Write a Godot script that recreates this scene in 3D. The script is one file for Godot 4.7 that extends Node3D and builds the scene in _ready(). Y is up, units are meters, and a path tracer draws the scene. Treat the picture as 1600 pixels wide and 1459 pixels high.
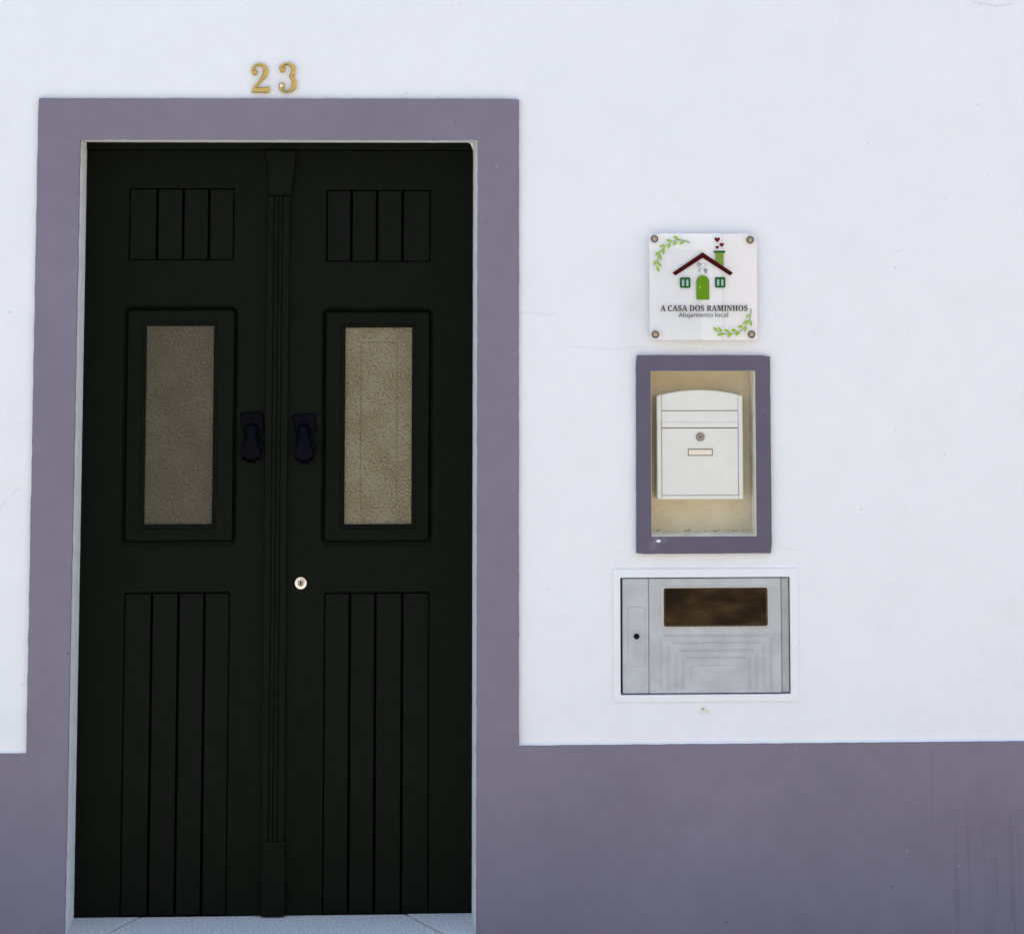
extends Node3D

const PASTEL_X0 := -1.25   # the stretch of facade that the computed plaster pictures cover
const PASTEL_Y1 := 2.75
const PASTEL_W := 3.1

var taken := {}
var mat := {}


# ---------------------------------------------------------------- naming
func numbered(called: String) -> String:
	var n: int = taken.get(called, 0)
	taken[called] = n + 1
	return called if n == 0 else "%s_%03d" % [called, n]


func thing(called: String, label: String, category: String, at := Vector3.ZERO, group := "") -> Node3D:
	var o := Node3D.new()
	o.name = numbered(called)
	add_child(o)
	o.position = at
	o.set_meta("label", label)
	o.set_meta("category", category)
	if group:
		o.set_meta("group", group)
	return o


func part(parent: Node3D, called: String, st: SurfaceTool, m: Material, smooth := false) -> MeshInstance3D:
	st.generate_normals()
	var o := MeshInstance3D.new()
	var k := 0
	for c in parent.get_children():
		if c.name.begins_with(called) and (c.name == called or c.name.trim_prefix(called).trim_prefix("_").is_valid_int()):
			k += 1
	o.name = called if k == 0 else "%s_%03d" % [called, k]
	o.mesh = st.commit()
	o.material_override = m
	parent.add_child(o, true)
	return o


func struct_node(called: String, st: SurfaceTool, m: Material) -> MeshInstance3D:
	var o := part(self, called, st, m)
	o.set_meta("kind", "structure")
	return o


# ---------------------------------------------------------------- shapes
func mb(smooth := false) -> SurfaceTool:
	var st := SurfaceTool.new()
	st.begin(Mesh.PRIMITIVE_TRIANGLES)
	st.set_smooth_group(0 if smooth else -1)
	return st


func vert(st: SurfaceTool, p: Vector3) -> void:
	st.set_uv(Vector2((p.x - PASTEL_X0) / PASTEL_W, (PASTEL_Y1 - p.y) / PASTEL_W))
	st.add_vertex(p)


func tri(st: SurfaceTool, a: Vector3, b: Vector3, c: Vector3, n: Vector3) -> void:
	var k := (c - a).cross(b - a)
	if k.length_squared() < 1e-18:
		return
	if k.dot(n) < 0.0:
		var t := b
		b = c
		c = t
	vert(st, a)
	vert(st, b)
	vert(st, c)


func quad(st: SurfaceTool, a: Vector3, b: Vector3, c: Vector3, d: Vector3, n: Vector3) -> void:
	tri(st, a, b, c, n)
	tri(st, a, c, d, n)


func box(st: SurfaceTool, lo: Vector3, hi: Vector3, b := 0.0) -> void:
	var c := (lo + hi) / 2.0
	var h := (hi - lo) / 2.0
	for ax in 3:
		var u := (ax + 1) % 3
		var v := (ax + 2) % 3
		for s: float in [-1.0, 1.0]:
			var q: Array[Vector3] = []
			for k: Vector2 in [Vector2(-1, -1), Vector2(1, -1), Vector2(1, 1), Vector2(-1, 1)]:
				var p := c
				p[ax] += s * h[ax]
				p[u] += k.x * (h[u] - b)
				p[v] += k.y * (h[v] - b)
				q.append(p)
			var n := Vector3.ZERO
			n[ax] = s
			quad(st, q[0], q[1], q[2], q[3], n)
			if b > 0.0:
				for t: float in [-1.0, 1.0]:   # the chamfer between this face and the one across u
					var e: Array[Vector3] = []
					for w: float in [-1.0, 1.0]:
						var p1 := c
						p1[ax] += s * h[ax]
						p1[u] += t * (h[u] - b)
						p1[v] += w * (h[v] - b)
						var p2 := c
						p2[ax] += s * (h[ax] - b)
						p2[u] += t * h[u]
						p2[v] += w * (h[v] - b)
						e.append(p1)
						e.append(p2)
					var m := n
					m[u] = t
					quad(st, e[0], e[1], e[3], e[2], m)
	if b > 0.0:
		for x: float in [-1.0, 1.0]:
			for y: float in [-1.0, 1.0]:
				for z: float in [-1.0, 1.0]:
					var s := Vector3(x, y, z)
					var a := c + s * (h - Vector3(0, b, b))
					var d := c + s * (h - Vector3(b, 0, b))
					var e := c + s * (h - Vector3(b, b, 0))
					tri(st, a, d, e, s)


func bbox(x0: float, x1: float, y0: float, y1: float, z0: float, z1: float, b := 0.0) -> SurfaceTool:
	var st := mb()
	box(st, Vector3(x0, y0, z0), Vector3(x1, y1, z1), b)
	return st


func rrect(x0: float, y0: float, x1: float, y1: float, r := 0.0, n := 5) -> PackedVector2Array:
	var p := PackedVector2Array()
	r = maxf(r, 0.00005)
	var cs := [Vector2(x1 - r, y1 - r), Vector2(x0 + r, y1 - r), Vector2(x0 + r, y0 + r), Vector2(x1 - r, y0 + r)]
	for k in 4:
		for i in n + 1:
			var a := (k + float(i) / n) * PI / 2.0
			p.append(cs[k] + Vector2(cos(a), sin(a)) * r)
	return p


func circle(c: Vector2, r: float, n := 24) -> PackedVector2Array:
	var p := PackedVector2Array()
	for i in n:
		p.append(c + Vector2(cos(TAU * i / n), sin(TAU * i / n)) * r)
	return p


func v3(p: Vector2, z: float) -> Vector3:
	return Vector3(p.x, p.y, z)


func ring(st: SurfaceTool, a: PackedVector2Array, za: float, b: PackedVector2Array, zb: float, inward := false) -> void:
	# joins two outlines with as many points each; the face looks towards +z, or (level walls) away from or towards the middle
	var c := Vector2.ZERO
	for p in a:
		c += p
	c /= a.size()
	for i in a.size():
		var j := (i + 1) % a.size()
		var out := v3((a[i] + a[j]) / 2.0 - c, 0.0).normalized() * (-1.0 if inward else 1.0)
		quad(st, v3(a[i], za), v3(a[j], za), v3(b[j], zb), v3(b[i], zb), out * 0.02 + Vector3(0, 0, 1.0 if a != b else 0.0))


func area(p: PackedVector2Array) -> float:
	var s := 0.0
	for i in p.size():
		s += p[i].cross(p[(i + 1) % p.size()])
	return s / 2.0


func inset(p: PackedVector2Array, d: float) -> PackedVector2Array:
	var o := PackedVector2Array()
	var sg := signf(area(p))
	var n := p.size()
	for i in n:
		var e := (p[i] - p[(i + n - 1) % n]).normalized()
		var f := (p[(i + 1) % n] - p[i]).normalized()
		var m := (Vector2(-e.y, e.x) + Vector2(-f.y, f.x)) * sg
		m = m.normalized() if m.length() > 1e-6 else Vector2(-e.y, e.x) * sg
		o.append(p[i] + m * d / clampf(m.dot(Vector2(-f.y, f.x) * sg), 0.5, 1.0))
	return o


func cap(st: SurfaceTool, p: PackedVector2Array, z: float, up := true) -> void:
	var t := Geometry2D.triangulate_polygon(p)
	for i in range(0, t.size(), 3):
		tri(st, v3(p[t[i]], z), v3(p[t[i + 1]], z), v3(p[t[i + 2]], z), Vector3(0, 0, 1.0 if up else -1.0))


func slab(st: SurfaceTool, p: PackedVector2Array, z0: float, z1: float, b := 0.0) -> void:
	# an outline pushed out from z0 to z1 with its front edge chamfered by b
	var sg := signf(area(p))
	var q := inset(p, b) if b > 0.0 else p
	cap(st, q, z1)
	cap(st, p, z0, false)
	for i in p.size():
		var j := (i + 1) % p.size()
		var e := (p[j] - p[i]).normalized()
		var n := Vector3(e.y, -e.x, 0) * sg
		quad(st, v3(p[i], z0), v3(p[j], z0), v3(p[j], z1 - b), v3(p[i], z1 - b), n)
		if b > 0.0:
			quad(st, v3(p[i], z1 - b), v3(p[j], z1 - b), v3(q[j], z1), v3(q[i], z1), n + Vector3(0, 0, 1))


func lathe(st: SurfaceTool, c: Vector3, prof: Array, n := 28) -> void:
	# prof: [radius, z] from the outer back edge to the middle of the front
	for i in n:
		var a := TAU * i / n
		var b := TAU * (i + 1) / n
		var da := Vector3(cos(a), sin(a), 0)
		var db := Vector3(cos(b), sin(b), 0)
		for k in prof.size() - 1:
			var p: Array = prof[k]
			var q: Array = prof[k + 1]
			var dr: float = q[0] - p[0]
			var dz: float = q[1] - p[1]
			var z0 := Vector3(0, 0, p[1])
			var z1 := Vector3(0, 0, q[1])
			quad(st, c + da * p[0] + z0, c + db * p[0] + z0, c + db * q[0] + z1, c + da * q[0] + z1, (da + db) * dz * 0.5 + Vector3(0, 0, -dr))


func smooth_path(p: Array, steps := 6) -> Array:
	var o := []
	for i in p.size() - 1:
		var a: Vector3 = p[maxi(i - 1, 0)]
		var b: Vector3 = p[i]
		var c: Vector3 = p[i + 1]
		var d: Vector3 = p[mini(i + 2, p.size() - 1)]
		for k in steps:
			o.append(b.cubic_interpolate(c, a, d, float(k) / steps))
	o.append(p[-1])
	return o


func stroke(pts: Array, round_ends := true) -> PackedVector2Array:
	# points are (x, y, half width); a closed outline round the swept line
	var l := PackedVector2Array()
	var r := PackedVector2Array()
	for i in pts.size():
		var a: Vector3 = pts[maxi(i - 1, 0)]
		var b: Vector3 = pts[mini(i + 1, pts.size() - 1)]
		var t := Vector2(b.x - a.x, b.y - a.y).normalized()
		var p: Vector3 = pts[i]
		l.append(Vector2(p.x, p.y) + Vector2(-t.y, t.x) * p.z)
		r.append(Vector2(p.x, p.y) - Vector2(-t.y, t.x) * p.z)
	r.reverse()
	l.append_array(r)
	return l


func merged(list: Array) -> PackedVector2Array:
	var o: PackedVector2Array = list[0]
	for i in range(1, list.size()):
		var u := Geometry2D.merge_polygons(o, list[i])
		var best := 0
		for k in u.size():
			if absf(area(u[k])) > absf(area(u[best])):
				best = k
		o = u[best]
	return o


func ragged(a: Vector2, b: Vector2, by: float, n: FastNoiseLite, step := 0.02) -> PackedVector2Array:
	# a painted or plastered edge: a line from a to b (b left out) that wanders a millimetre or two
	var o := PackedVector2Array()
	var k := maxi(1, int(a.distance_to(b) / step))
	var side := (b - a).normalized().orthogonal()
	for i in k:
		var p := a.lerp(b, float(i) / k)
		var w := 0.0 if i == 0 else n.get_noise_2d(p.x * 1000.0, p.y * 1000.0) * by
		o.append(p + side * w)
	return o


func text_part(parent: Node3D, called: String, text: String, fam: String, weight: int, x0: float, x1: float, y0: float, h: float, z: float, deep: float, m: Material) -> void:
	var f := SystemFont.new()
	f.font_names = PackedStringArray([fam])
	f.font_weight = weight
	var t := TextMesh.new()
	t.text = text
	t.font = f
	t.font_size = 96
	t.pixel_size = 0.001
	t.depth = 0.02
	t.curve_step = 0.6
	t.material = m
	var box_: AABB = t.get_aabb()
	var o := MeshInstance3D.new()
	o.name = called
	o.mesh = t
	var sx := (x1 - x0) / box_.size.x
	var sy := h / 0.0686   # cap height of these faces at this size
	o.scale = Vector3(sx, sy, deep / 0.02)
	o.set_meta("base", y0)
	o.position = Vector3((x0 + x1) / 2.0 - (box_.position.x + box_.size.x / 2.0) * sx, y0, z)
	t.vertical_alignment = VERTICAL_ALIGNMENT_BOTTOM
	var b2: AABB = t.get_aabb()
	o.position.y = y0 - b2.position.y * sy
	parent.add_child(o, true)


# ---------------------------------------------------------------- a body joined from tapered bones (surface nets)
func blob_mesh(st: SurfaceTool, bones: Array, lo: Vector3, hi: Vector3, cell: float, k: float) -> void:
	var n := Vector3i(((hi - lo) / cell).ceil()) + Vector3i.ONE
	var f := PackedFloat32Array()
	f.resize(n.x * n.y * n.z)
	for z in n.z:
		for y in n.y:
			for x in n.x:
				var p := lo + Vector3(x, y, z) * cell
				var d := 1.0
				for b: Array in bones:
					var a: Vector3 = b[0]
					var ab: Vector3 = b[1] - a
					var t := clampf((p - a).dot(ab) / maxf(ab.length_squared(), 1e-9), 0.0, 1.0)
					var e: float = p.distance_to(a + ab * t) - lerpf(b[2], b[3], t)
					var kk: float = b[4] if b.size() > 4 else k
					var h := clampf(0.5 + 0.5 * (d - e) / kk, 0.0, 1.0)
					d = lerpf(d, e, h) - kk * h * (1.0 - h)
				f[(z * n.y + y) * n.x + x] = d
	var at := {}
	var corner := [Vector3i(0, 0, 0), Vector3i(1, 0, 0), Vector3i(0, 1, 0), Vector3i(1, 1, 0), Vector3i(0, 0, 1), Vector3i(1, 0, 1), Vector3i(0, 1, 1), Vector3i(1, 1, 1)]
	var edges := [[0, 1], [2, 3], [4, 5], [6, 7], [0, 2], [1, 3], [4, 6], [5, 7], [0, 4], [1, 5], [2, 6], [3, 7]]
	for z in n.z - 1:
		for y in n.y - 1:
			for x in n.x - 1:
				var v := []
				var neg := 0
				for c: Vector3i in corner:
					var d := f[((z + c.z) * n.y + y + c.y) * n.x + x + c.x]
					v.append(d)
					neg += 1 if d < 0.0 else 0
				if neg == 0 or neg == 8:
					continue
				var s := Vector3.ZERO
				var m := 0
				for e: Array in edges:
					var d0: float = v[e[0]]
					var d1: float = v[e[1]]
					if (d0 < 0.0) != (d1 < 0.0):
						s += Vector3(corner[e[0]]).lerp(Vector3(corner[e[1]]), d0 / (d0 - d1))
						m += 1
				at[Vector3i(x, y, z)] = lo + (Vector3(x, y, z) + s / m) * cell
	var ax := [Vector3i(1, 0, 0), Vector3i(0, 1, 0), Vector3i(0, 0, 1)]
	for c: Vector3i in at:
		for i in 3:
			var q: Vector3i = c + ax[i]
			if q.x >= n.x or q.y >= n.y or q.z >= n.z:
				continue
			var d0 := f[(c.z * n.y + c.y) * n.x + c.x]
			var d1 := f[(q.z * n.y + q.y) * n.x + q.x]
			if (d0 < 0.0) == (d1 < 0.0):
				continue
			var u: Vector3i = ax[(i + 1) % 3]
			var w: Vector3i = ax[(i + 2) % 3]
			if at.has(c - u) and at.has(c - w) and at.has(c - u - w):
				quad(st, at[c], at[c - u], at[c - u - w], at[c - w], Vector3(ax[i]) * (1.0 if d0 < 0.0 else -1.0))


# ---------------------------------------------------------------- materials
func noise(sd: int, freq: float, octaves := 4, kind := FastNoiseLite.TYPE_SIMPLEX_SMOOTH) -> FastNoiseLite:
	var n := FastNoiseLite.new()
	n.seed = sd
	n.noise_type = kind
	n.frequency = freq
	n.fractal_octaves = octaves
	return n


func noise_tex(n: FastNoiseLite, size: int, a: Color, b: Color) -> NoiseTexture2D:
	var t := NoiseTexture2D.new()
	t.width = size
	t.height = size
	t.seamless = true
	t.noise = n
	var g := Gradient.new()
	g.set_color(0, a)
	g.set_color(1, b)
	g.set_offset(0, 0.15)
	g.set_offset(1, 0.85)
	t.color_ramp = g
	return t


func bump_tex(n: FastNoiseLite, size: int, strength: float) -> NoiseTexture2D:
	var t := NoiseTexture2D.new()
	t.width = size
	t.height = size
	t.seamless = true
	t.noise = n
	t.as_normal_map = true
	t.bump_strength = strength
	return t


func lin(r: float, g: float, b: float) -> Color:
	return Color(r, g, b).linear_to_srgb()


func surf(c: Color, rough := 0.6, spec := 0.5, metal := 0.0) -> StandardMaterial3D:
	var m := StandardMaterial3D.new()
	m.albedo_color = c
	m.roughness = rough
	m.metallic_specular = spec
	m.metallic = metal
	return m


func grainy(m: StandardMaterial3D, scale: float, alb: Texture2D, nor: Texture2D, amount := 1.0) -> StandardMaterial3D:
	m.uv1_triplanar = true
	m.uv1_world_triplanar = true
	m.uv1_scale = Vector3.ONE * scale
	m.albedo_texture = alb
	if nor:
		m.normal_enabled = true
		m.normal_texture = nor
		m.normal_scale = amount
	return m


func figured_glass(size: int) -> Image:
	# cast glass rolled with short curled flakes: little strokes, each light on one side and dark on the other
	var rng := RandomNumberGenerator.new()
	rng.seed = 404
	var a := PackedFloat32Array()
	a.resize(size * size)
	a.fill(0.0)
	for k in 6500:
		var p := Vector2(rng.randf_range(0, size), rng.randf_range(0, size))
		var d := Vector2.from_angle(0.45 + rng.randfn() * 0.75)
		var turn := rng.randf_range(-0.12, 0.12)
		var ln := rng.randi_range(5, 16)
		var deep := rng.randf_range(0.18, 0.70)
		var up := 0.75 if rng.randf() < 0.7 else -0.5
		for i in ln:
			var fade := sin(PI * (i + 0.5) / ln) * deep
			for w in range(-2, 3):
				var q := p + d.orthogonal() * w
				var at := posmod(int(q.y), size) * size + posmod(int(q.x), size)
				a[at] += fade * [0.30, 0.8, 0.1, -0.9, -0.45][w + 2] * up
			p += d
			d = d.rotated(turn)
	var broad := noise(405, 0.008, 3).get_seamless_image(size, size, false, false, 0.1, false).get_data()
	var bytes := PackedByteArray()
	bytes.resize(size * size * 3)
	for i in size * size:
		var b := (broad[i] - 128.0) / 128.0
		var v := clampf(0.80 + a[i] + b * 0.10, 0.25, 1.0)
		bytes[i * 3] = int(255.0 * clampf(v * (1.0 - b * 0.03), 0.0, 1.0))
		bytes[i * 3 + 1] = int(255.0 * v)
		bytes[i * 3 + 2] = int(255.0 * clampf(v * (0.97 + b * 0.08), 0.0, 1.0))
	return Image.create_from_data(size, size, false, Image.FORMAT_RGB8, bytes)


func to_px(x: float, y: float, size: int) -> Vector2:
	return Vector2((x - PASTEL_X0) / PASTEL_W, (PASTEL_Y1 - y) / PASTEL_W) * size


func scratch(a: PackedFloat32Array, size: int, pts: Array, by: float, wide: float, rng: RandomNumberGenerator) -> void:
	# a hairline: multiplies the values along a polyline of (x, y) in metres
	for i in pts.size() - 1:
		var p := to_px(pts[i].x, pts[i].y, size)
		var q := to_px(pts[i + 1].x, pts[i + 1].y, size)
		var steps := int(p.distance_to(q) * 2.0) + 1
		for k in steps:
			var c := p.lerp(q, float(k) / steps) + Vector2(rng.randf_range(-0.4, 0.4), rng.randf_range(-0.4, 0.4))
			dab(a, size, c, wide, by * rng.randf_range(0.02, 0.16))


func dab(a: PackedFloat32Array, size: int, c: Vector2, r: float, by: float) -> void:
	for y in range(maxi(0, int(c.y - r)), mini(size - 1, int(c.y + r) + 1) + 1):
		for x in range(maxi(0, int(c.x - r)), mini(size - 1, int(c.x + r) + 1) + 1):
			var d := Vector2(x, y).distance_to(c) / r
			if d < 1.0:
				a[y * size + x] += by * (1.0 - d * d)


func tinted(a: PackedFloat32Array, size: int, warm: PackedFloat32Array, base: Vector3, dirt: Vector3) -> ImageTexture:
	var bytes := PackedByteArray()
	bytes.resize(size * size * 3)
	for i in size * size:
		var w := clampf(warm[i], 0.0, 1.0)
		var k := maxf(a[i], 0.0)
		bytes[i * 3] = int(clampf(lerpf(base.x, dirt.x, w) * k, 0.0, 1.0) * 255.0)
		bytes[i * 3 + 1] = int(clampf(lerpf(base.y, dirt.y, w) * k, 0.0, 1.0) * 255.0)
		bytes[i * 3 + 2] = int(clampf(lerpf(base.z, dirt.z, w) * k, 0.0, 1.0) * 255.0)
	return ImageTexture.create_from_image(Image.create_from_data(size, size, false, Image.FORMAT_RGB8, bytes))


func plaster_relief(size: int, fine: float, coarse: float) -> ImageTexture:
	# trowelled plaster: fine grains everywhere, broad trowel waves, rougher in patches
	var a := noise(11, 0.30, 3).get_image(size, size, false, false, false).get_data()
	var b := noise(12, 0.045, 4).get_image(size, size, false, false, false).get_data()
	var c := noise(13, 0.006, 3).get_image(size, size, false, false, false).get_data()
	var o := PackedByteArray()
	o.resize(size * size)
	for i in size * size:
		var patch := smoothstep(90.0, 190.0, float(c[i]))
		o[i] = clampi(int(128.0 + (a[i] - 128.0) * fine * (0.25 + patch) + (b[i] - 128.0) * coarse), 0, 255)
	var im := Image.create_from_data(size, size, false, Image.FORMAT_L8, o)
	im.bump_map_to_normal_map(2.0)
	return ImageTexture.create_from_image(im)


func make_materials() -> void:
	var rng := RandomNumberGenerator.new()
	rng.seed = 23
	var size := 1024
	# white limewash: faint yellowing, a few grey runs, specks and hairline cracks
	var v := PackedFloat32Array()
	var w := PackedFloat32Array()
	v.resize(size * size)
	w.resize(size * size)
	var n1 := noise(1, 0.004, 4).get_image(size, size, false, false, false).get_data()
	var n2 := noise(2, 0.03, 3).get_image(size, size, false, false, false).get_data()
	for i in size * size:
		v[i] = 1.0 + (n1[i] - 128.0) / 128.0 * 0.006 + (n2[i] - 128.0) / 128.0 * 0.006
		w[i] = maxf(0.0, (n1[i] - 150.0) / 128.0) * 0.05
	for k in 40:
		dab(v, size, Vector2(rng.randf_range(0, size), rng.randf_range(0, size)), rng.randf_range(0.9, 1.4), rng.randf_range(-0.20, -0.04))
	scratch(v, size, [Vector2(0.30, 1.745), Vector2(0.33, 1.742), Vector2(0.37, 1.738), Vector2(0.395, 1.742)], -0.12, 1.3, rng)
	scratch(v, size, [Vector2(0.44, 1.648), Vector2(0.50, 1.645), Vector2(0.56, 1.640), Vector2(0.6, 1.644), Vector2(0.622, 1.647)], -0.13, 1.3, rng)
	scratch(v, size, [Vector2(1.6, 2.63), Vector2(1.64, 2.625), Vector2(1.67, 2.62), Vector2(1.72, 2.628)], -0.25, 1.4, rng)
	scratch(v, size, [Vector2(1.345, 1.90), Vector2(1.37, 1.915), Vector2(1.40, 1.925)], -0.10, 1.2, rng)
	scratch(v, size, [Vector2(1.51, 2.06), Vector2(1.52, 2.075)], -0.14, 1.2, rng)
	scratch(v, size, [Vector2(-1.17, 1.14), Vector2(-1.15, 1.21), Vector2(-1.11, 1.255), Vector2(-1.09, 1.262)], -0.10, 1.3, rng)
	scratch(v, size, [Vector2(1.02, 1.09), Vector2(1.05, 1.08), Vector2(1.10, 1.082)], -0.08, 1.2, rng)
	for k in 90:   # yellowing above and below the plaque, grey dust round the letter-box frame
		var p := to_px(0.81 + rng.randfn() * 0.09, 1.64 + rng.randfn() * 0.012, size)
		dab(w, size, p, rng.randf_range(6, 16), 0.02)
		p = to_px(0.80 + rng.randfn() * 0.12, 1.055 + rng.randfn() * 0.012, size)
		dab(w, size, p, rng.randf_range(5, 12), 0.02)
		p = to_px(0.62 + rng.randfn() * 0.03, 1.76 + rng.randfn() * 0.10, size)
		dab(v, size, p, rng.randf_range(8, 20), -0.003)
	dab(v, size, to_px(0.806, 0.645, size), 1.7, -0.35)
	for k in 6:
		dab(w, size, to_px(0.81 + rng.randf_range(-0.015, 0.015), 0.638, size), 3.0, 0.25)
	var white := StandardMaterial3D.new()
	white.albedo_texture = tinted(v, size, w, Vector3(0.905, 0.908, 0.915), Vector3(0.86, 0.82, 0.74))
	white.roughness = 0.9
	white.metallic_specular = 0.25
	white.normal_enabled = true
	white.normal_texture = plaster_relief(2048, 0.60, 0.22)
	white.normal_scale = 0.8
	mat.white = white
	# mauve dado paint: runs, scuffs, specks
	for i in size * size:
		v[i] = 1.0 + (n2[i] - 128.0) / 128.0 * 0.022 + (n1[size * size - 1 - i] - 128.0) / 128.0 * 0.035
		w[i] = maxf(0.0, (n1[i] - 120.0) / 128.0) * 0.25
	for k in 90:
		dab(v, size, Vector2(rng.randf_range(0, size), rng.randf_range(0, size)), rng.randf_range(0.9, 1.6), rng.randf_range(-0.30, -0.06) if rng.randf() < 0.75 else rng.randf_range(0.05, 0.25))
	scratch(v, size, [Vector2(1.447, 0.53), Vector2(1.445, 0.46), Vector2(1.446, 0.40), Vector2(1.444, 0.33)], -0.16, 1.2, rng)
	for k in 16:   # damp runs low on the right
		var x := 1.50 + rng.randf() * 0.19
		var y := 0.42 - rng.randf() * 0.20
		var ln := 0.12 + rng.randf() * 0.25
		scratch(v, size, [Vector2(x, y), Vector2(x + 0.004, y - ln * 0.5), Vector2(x + 0.006, y - ln)], -0.075, 1.8, rng)
	for k in 60:
		dab(v, size, to_px(1.60 + rng.randfn() * 0.06, 0.36 + rng.randfn() * 0.07, size), rng.randf_range(5, 16), -0.005)
	scratch(v, size, [Vector2(0.92, 0.33), Vector2(1.0, 0.36), Vector2(1.09, 0.365), Vector2(1.16, 0.34)], -0.05, 1.2, rng)
	scratch(v, size, [Vector2(0.95, 0.26), Vector2(1.05, 0.235), Vector2(1.15, 0.24)], -0.05, 1.2, rng)
	scratch(v, size, [Vector2(-1.06, 2.245), Vector2(-1.02, 2.245), Vector2(-0.95, 2.23)], -0.12, 1.2, rng)
	var mauve := StandardMaterial3D.new()
	mauve.albedo_texture = tinted(v, size, w, Vector3(0.488, 0.463, 0.515), Vector3(0.474, 0.464, 0.50))
	mauve.roughness = 0.75
	mauve.metallic_specular = 0.3
	mauve.normal_enabled = true
	mauve.normal_texture = plaster_relief(1024, 0.30, 0.30)
	mauve.normal_scale = 0.5
	mat.mauve = mauve
	# the letter-box frame: the same paint, a darker coat, chipped at one corner
	for k in 7:
		dab(v, size, to_px(0.6785 + k * 0.0014, 1.1085 + rng.randf_range(-0.0012, 0.0012), size), 1.3, 0.8)
	for k in 30:
		dab(v, size, to_px(0.665 + rng.randf() * 0.04, 1.10 + rng.randf() * 0.02, size), 2.5, 0.03)
	for i in 8:
		dab(v, size, to_px(0.672 - rng.randf() * 0.02, 1.115 - rng.randf() * 0.035, size), 3.0, 0.05)
	var dark := mauve.duplicate() as StandardMaterial3D
	dark.albedo_texture = tinted(v, size, w, Vector3(0.385, 0.364, 0.425), Vector3(0.375, 0.364, 0.41))
	mat.mauve_dark = dark

	var fine := bump_tex(noise(31, 0.05, 4), 512, 3.0)
	var soft := noise_tex(noise(32, 0.02, 4), 512, Color(0.86, 0.86, 0.86), Color(1, 1, 1))
	mat.reveal = grainy(surf(lin(0.87, 0.89, 0.915), 0.9, 0.25), 2.2, noise_tex(noise(33, 0.012, 5), 512, Color(0.93, 0.925, 0.91), Color(1, 1, 1)), fine, 0.5)
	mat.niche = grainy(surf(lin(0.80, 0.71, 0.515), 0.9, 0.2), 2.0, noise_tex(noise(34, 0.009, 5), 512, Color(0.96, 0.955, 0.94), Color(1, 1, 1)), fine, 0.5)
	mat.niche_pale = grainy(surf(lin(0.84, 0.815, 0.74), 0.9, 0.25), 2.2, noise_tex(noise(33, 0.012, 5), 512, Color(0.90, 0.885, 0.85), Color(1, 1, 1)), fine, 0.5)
	mat.stain = grainy(surf(Color(lin(0.40, 0.30, 0.17), 0.45), 0.95, 0.1), 9.0, noise_tex(noise(35, 0.05, 4), 256, Color(0.6, 0.55, 0.5), Color(1, 1, 1)), null)
	mat.stain.transparency = BaseMaterial3D.TRANSPARENCY_ALPHA
	var brush := bump_tex(noise(37, 0.03, 4), 512, 2.2)
	mat.door = grainy(surf(lin(0.0056, 0.0072, 0.0042), 0.42, 0.165), 1.0, noise_tex(noise(36, 0.02, 4), 512, Color(0.90, 0.91, 0.90), Color(1, 1, 1)), brush, 0.2)
	mat.door.uv1_scale = Vector3(3.0, 0.7, 3.0)
	mat.plank = grainy(surf(lin(0.0056, 0.0080, 0.0050), 0.40, 0.165), 1.0, noise_tex(noise(38, 0.02, 4), 512, Color(0.90, 0.91, 0.90), Color(1, 1, 1)), brush, 0.2)
	mat.plank.uv1_scale = Vector3(5.0, 0.5, 5.0)
	mat.gap = surf(lin(0.0012, 0.0012, 0.001), 0.95, 0.02)
	mat.iron = grainy(surf(lin(0.0018, 0.0016, 0.0050), 0.38, 0.17), 12.0, noise_tex(noise(39, 0.03, 4), 256, Color(0.6, 0.6, 0.65), Color(1, 1, 1)), bump_tex(noise(40, 0.06, 3), 256, 2.0), 0.4)
	mat.brass = grainy(surf(Color(0.86, 0.745, 0.44), 0.27, 0.5, 1.0), 9.0, noise_tex(noise(41, 0.03, 4), 256, Color(0.94, 0.92, 0.90), Color(1, 1, 1)), bump_tex(noise(42, 0.05, 3), 256, 2.0), 0.12)
	mat.brass_dull = grainy(surf(Color(0.76, 0.72, 0.65), 0.28, 0.5, 1.0), 25.0, noise_tex(noise(43, 0.05, 4), 256, Color(0.80, 0.75, 0.68), Color(1, 1, 1)), null)
	mat.bronze = surf(Color(0.42, 0.36, 0.29), 0.35, 0.5, 1.0)
	mat.chrome = surf(Color(0.93, 0.90, 0.87), 0.22, 0.5, 1.0)
	mat.steel = surf(Color(0.62, 0.61, 0.59), 0.35, 0.5, 1.0)
	mat.black = surf(Color(0.02, 0.02, 0.02), 0.6, 0.3)
	mat.box_white = grainy(surf(lin(0.74, 0.735, 0.68), 0.42, 0.4), 3.0, noise_tex(noise(44, 0.010, 5), 512, Color(0.982, 0.980, 0.974), Color(1, 1, 1)), bump_tex(noise(45, 0.12, 2), 512, 1.0), 0.15)
	mat.card = surf(lin(0.80, 0.71, 0.60), 0.35, 0.5)
	mat.gasket = surf(lin(0.16, 0.14, 0.11), 0.6, 0.3)
	mat.polyester = grainy(surf(lin(0.50, 0.515, 0.53), 0.5, 0.4), 2.0, noise_tex(noise(46, 0.010, 5), 512, Color(0.93, 0.926, 0.915), Color(1, 1, 1)), bump_tex(noise(47, 0.06, 3), 512, 1.5), 0.3)
	mat.polyester_dark = grainy(surf(lin(0.44, 0.45, 0.445), 0.6, 0.3), 2.6, noise_tex(noise(46, 0.012, 5), 512, Color(0.93, 0.92, 0.91), Color(1, 1, 1)), null)
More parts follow.
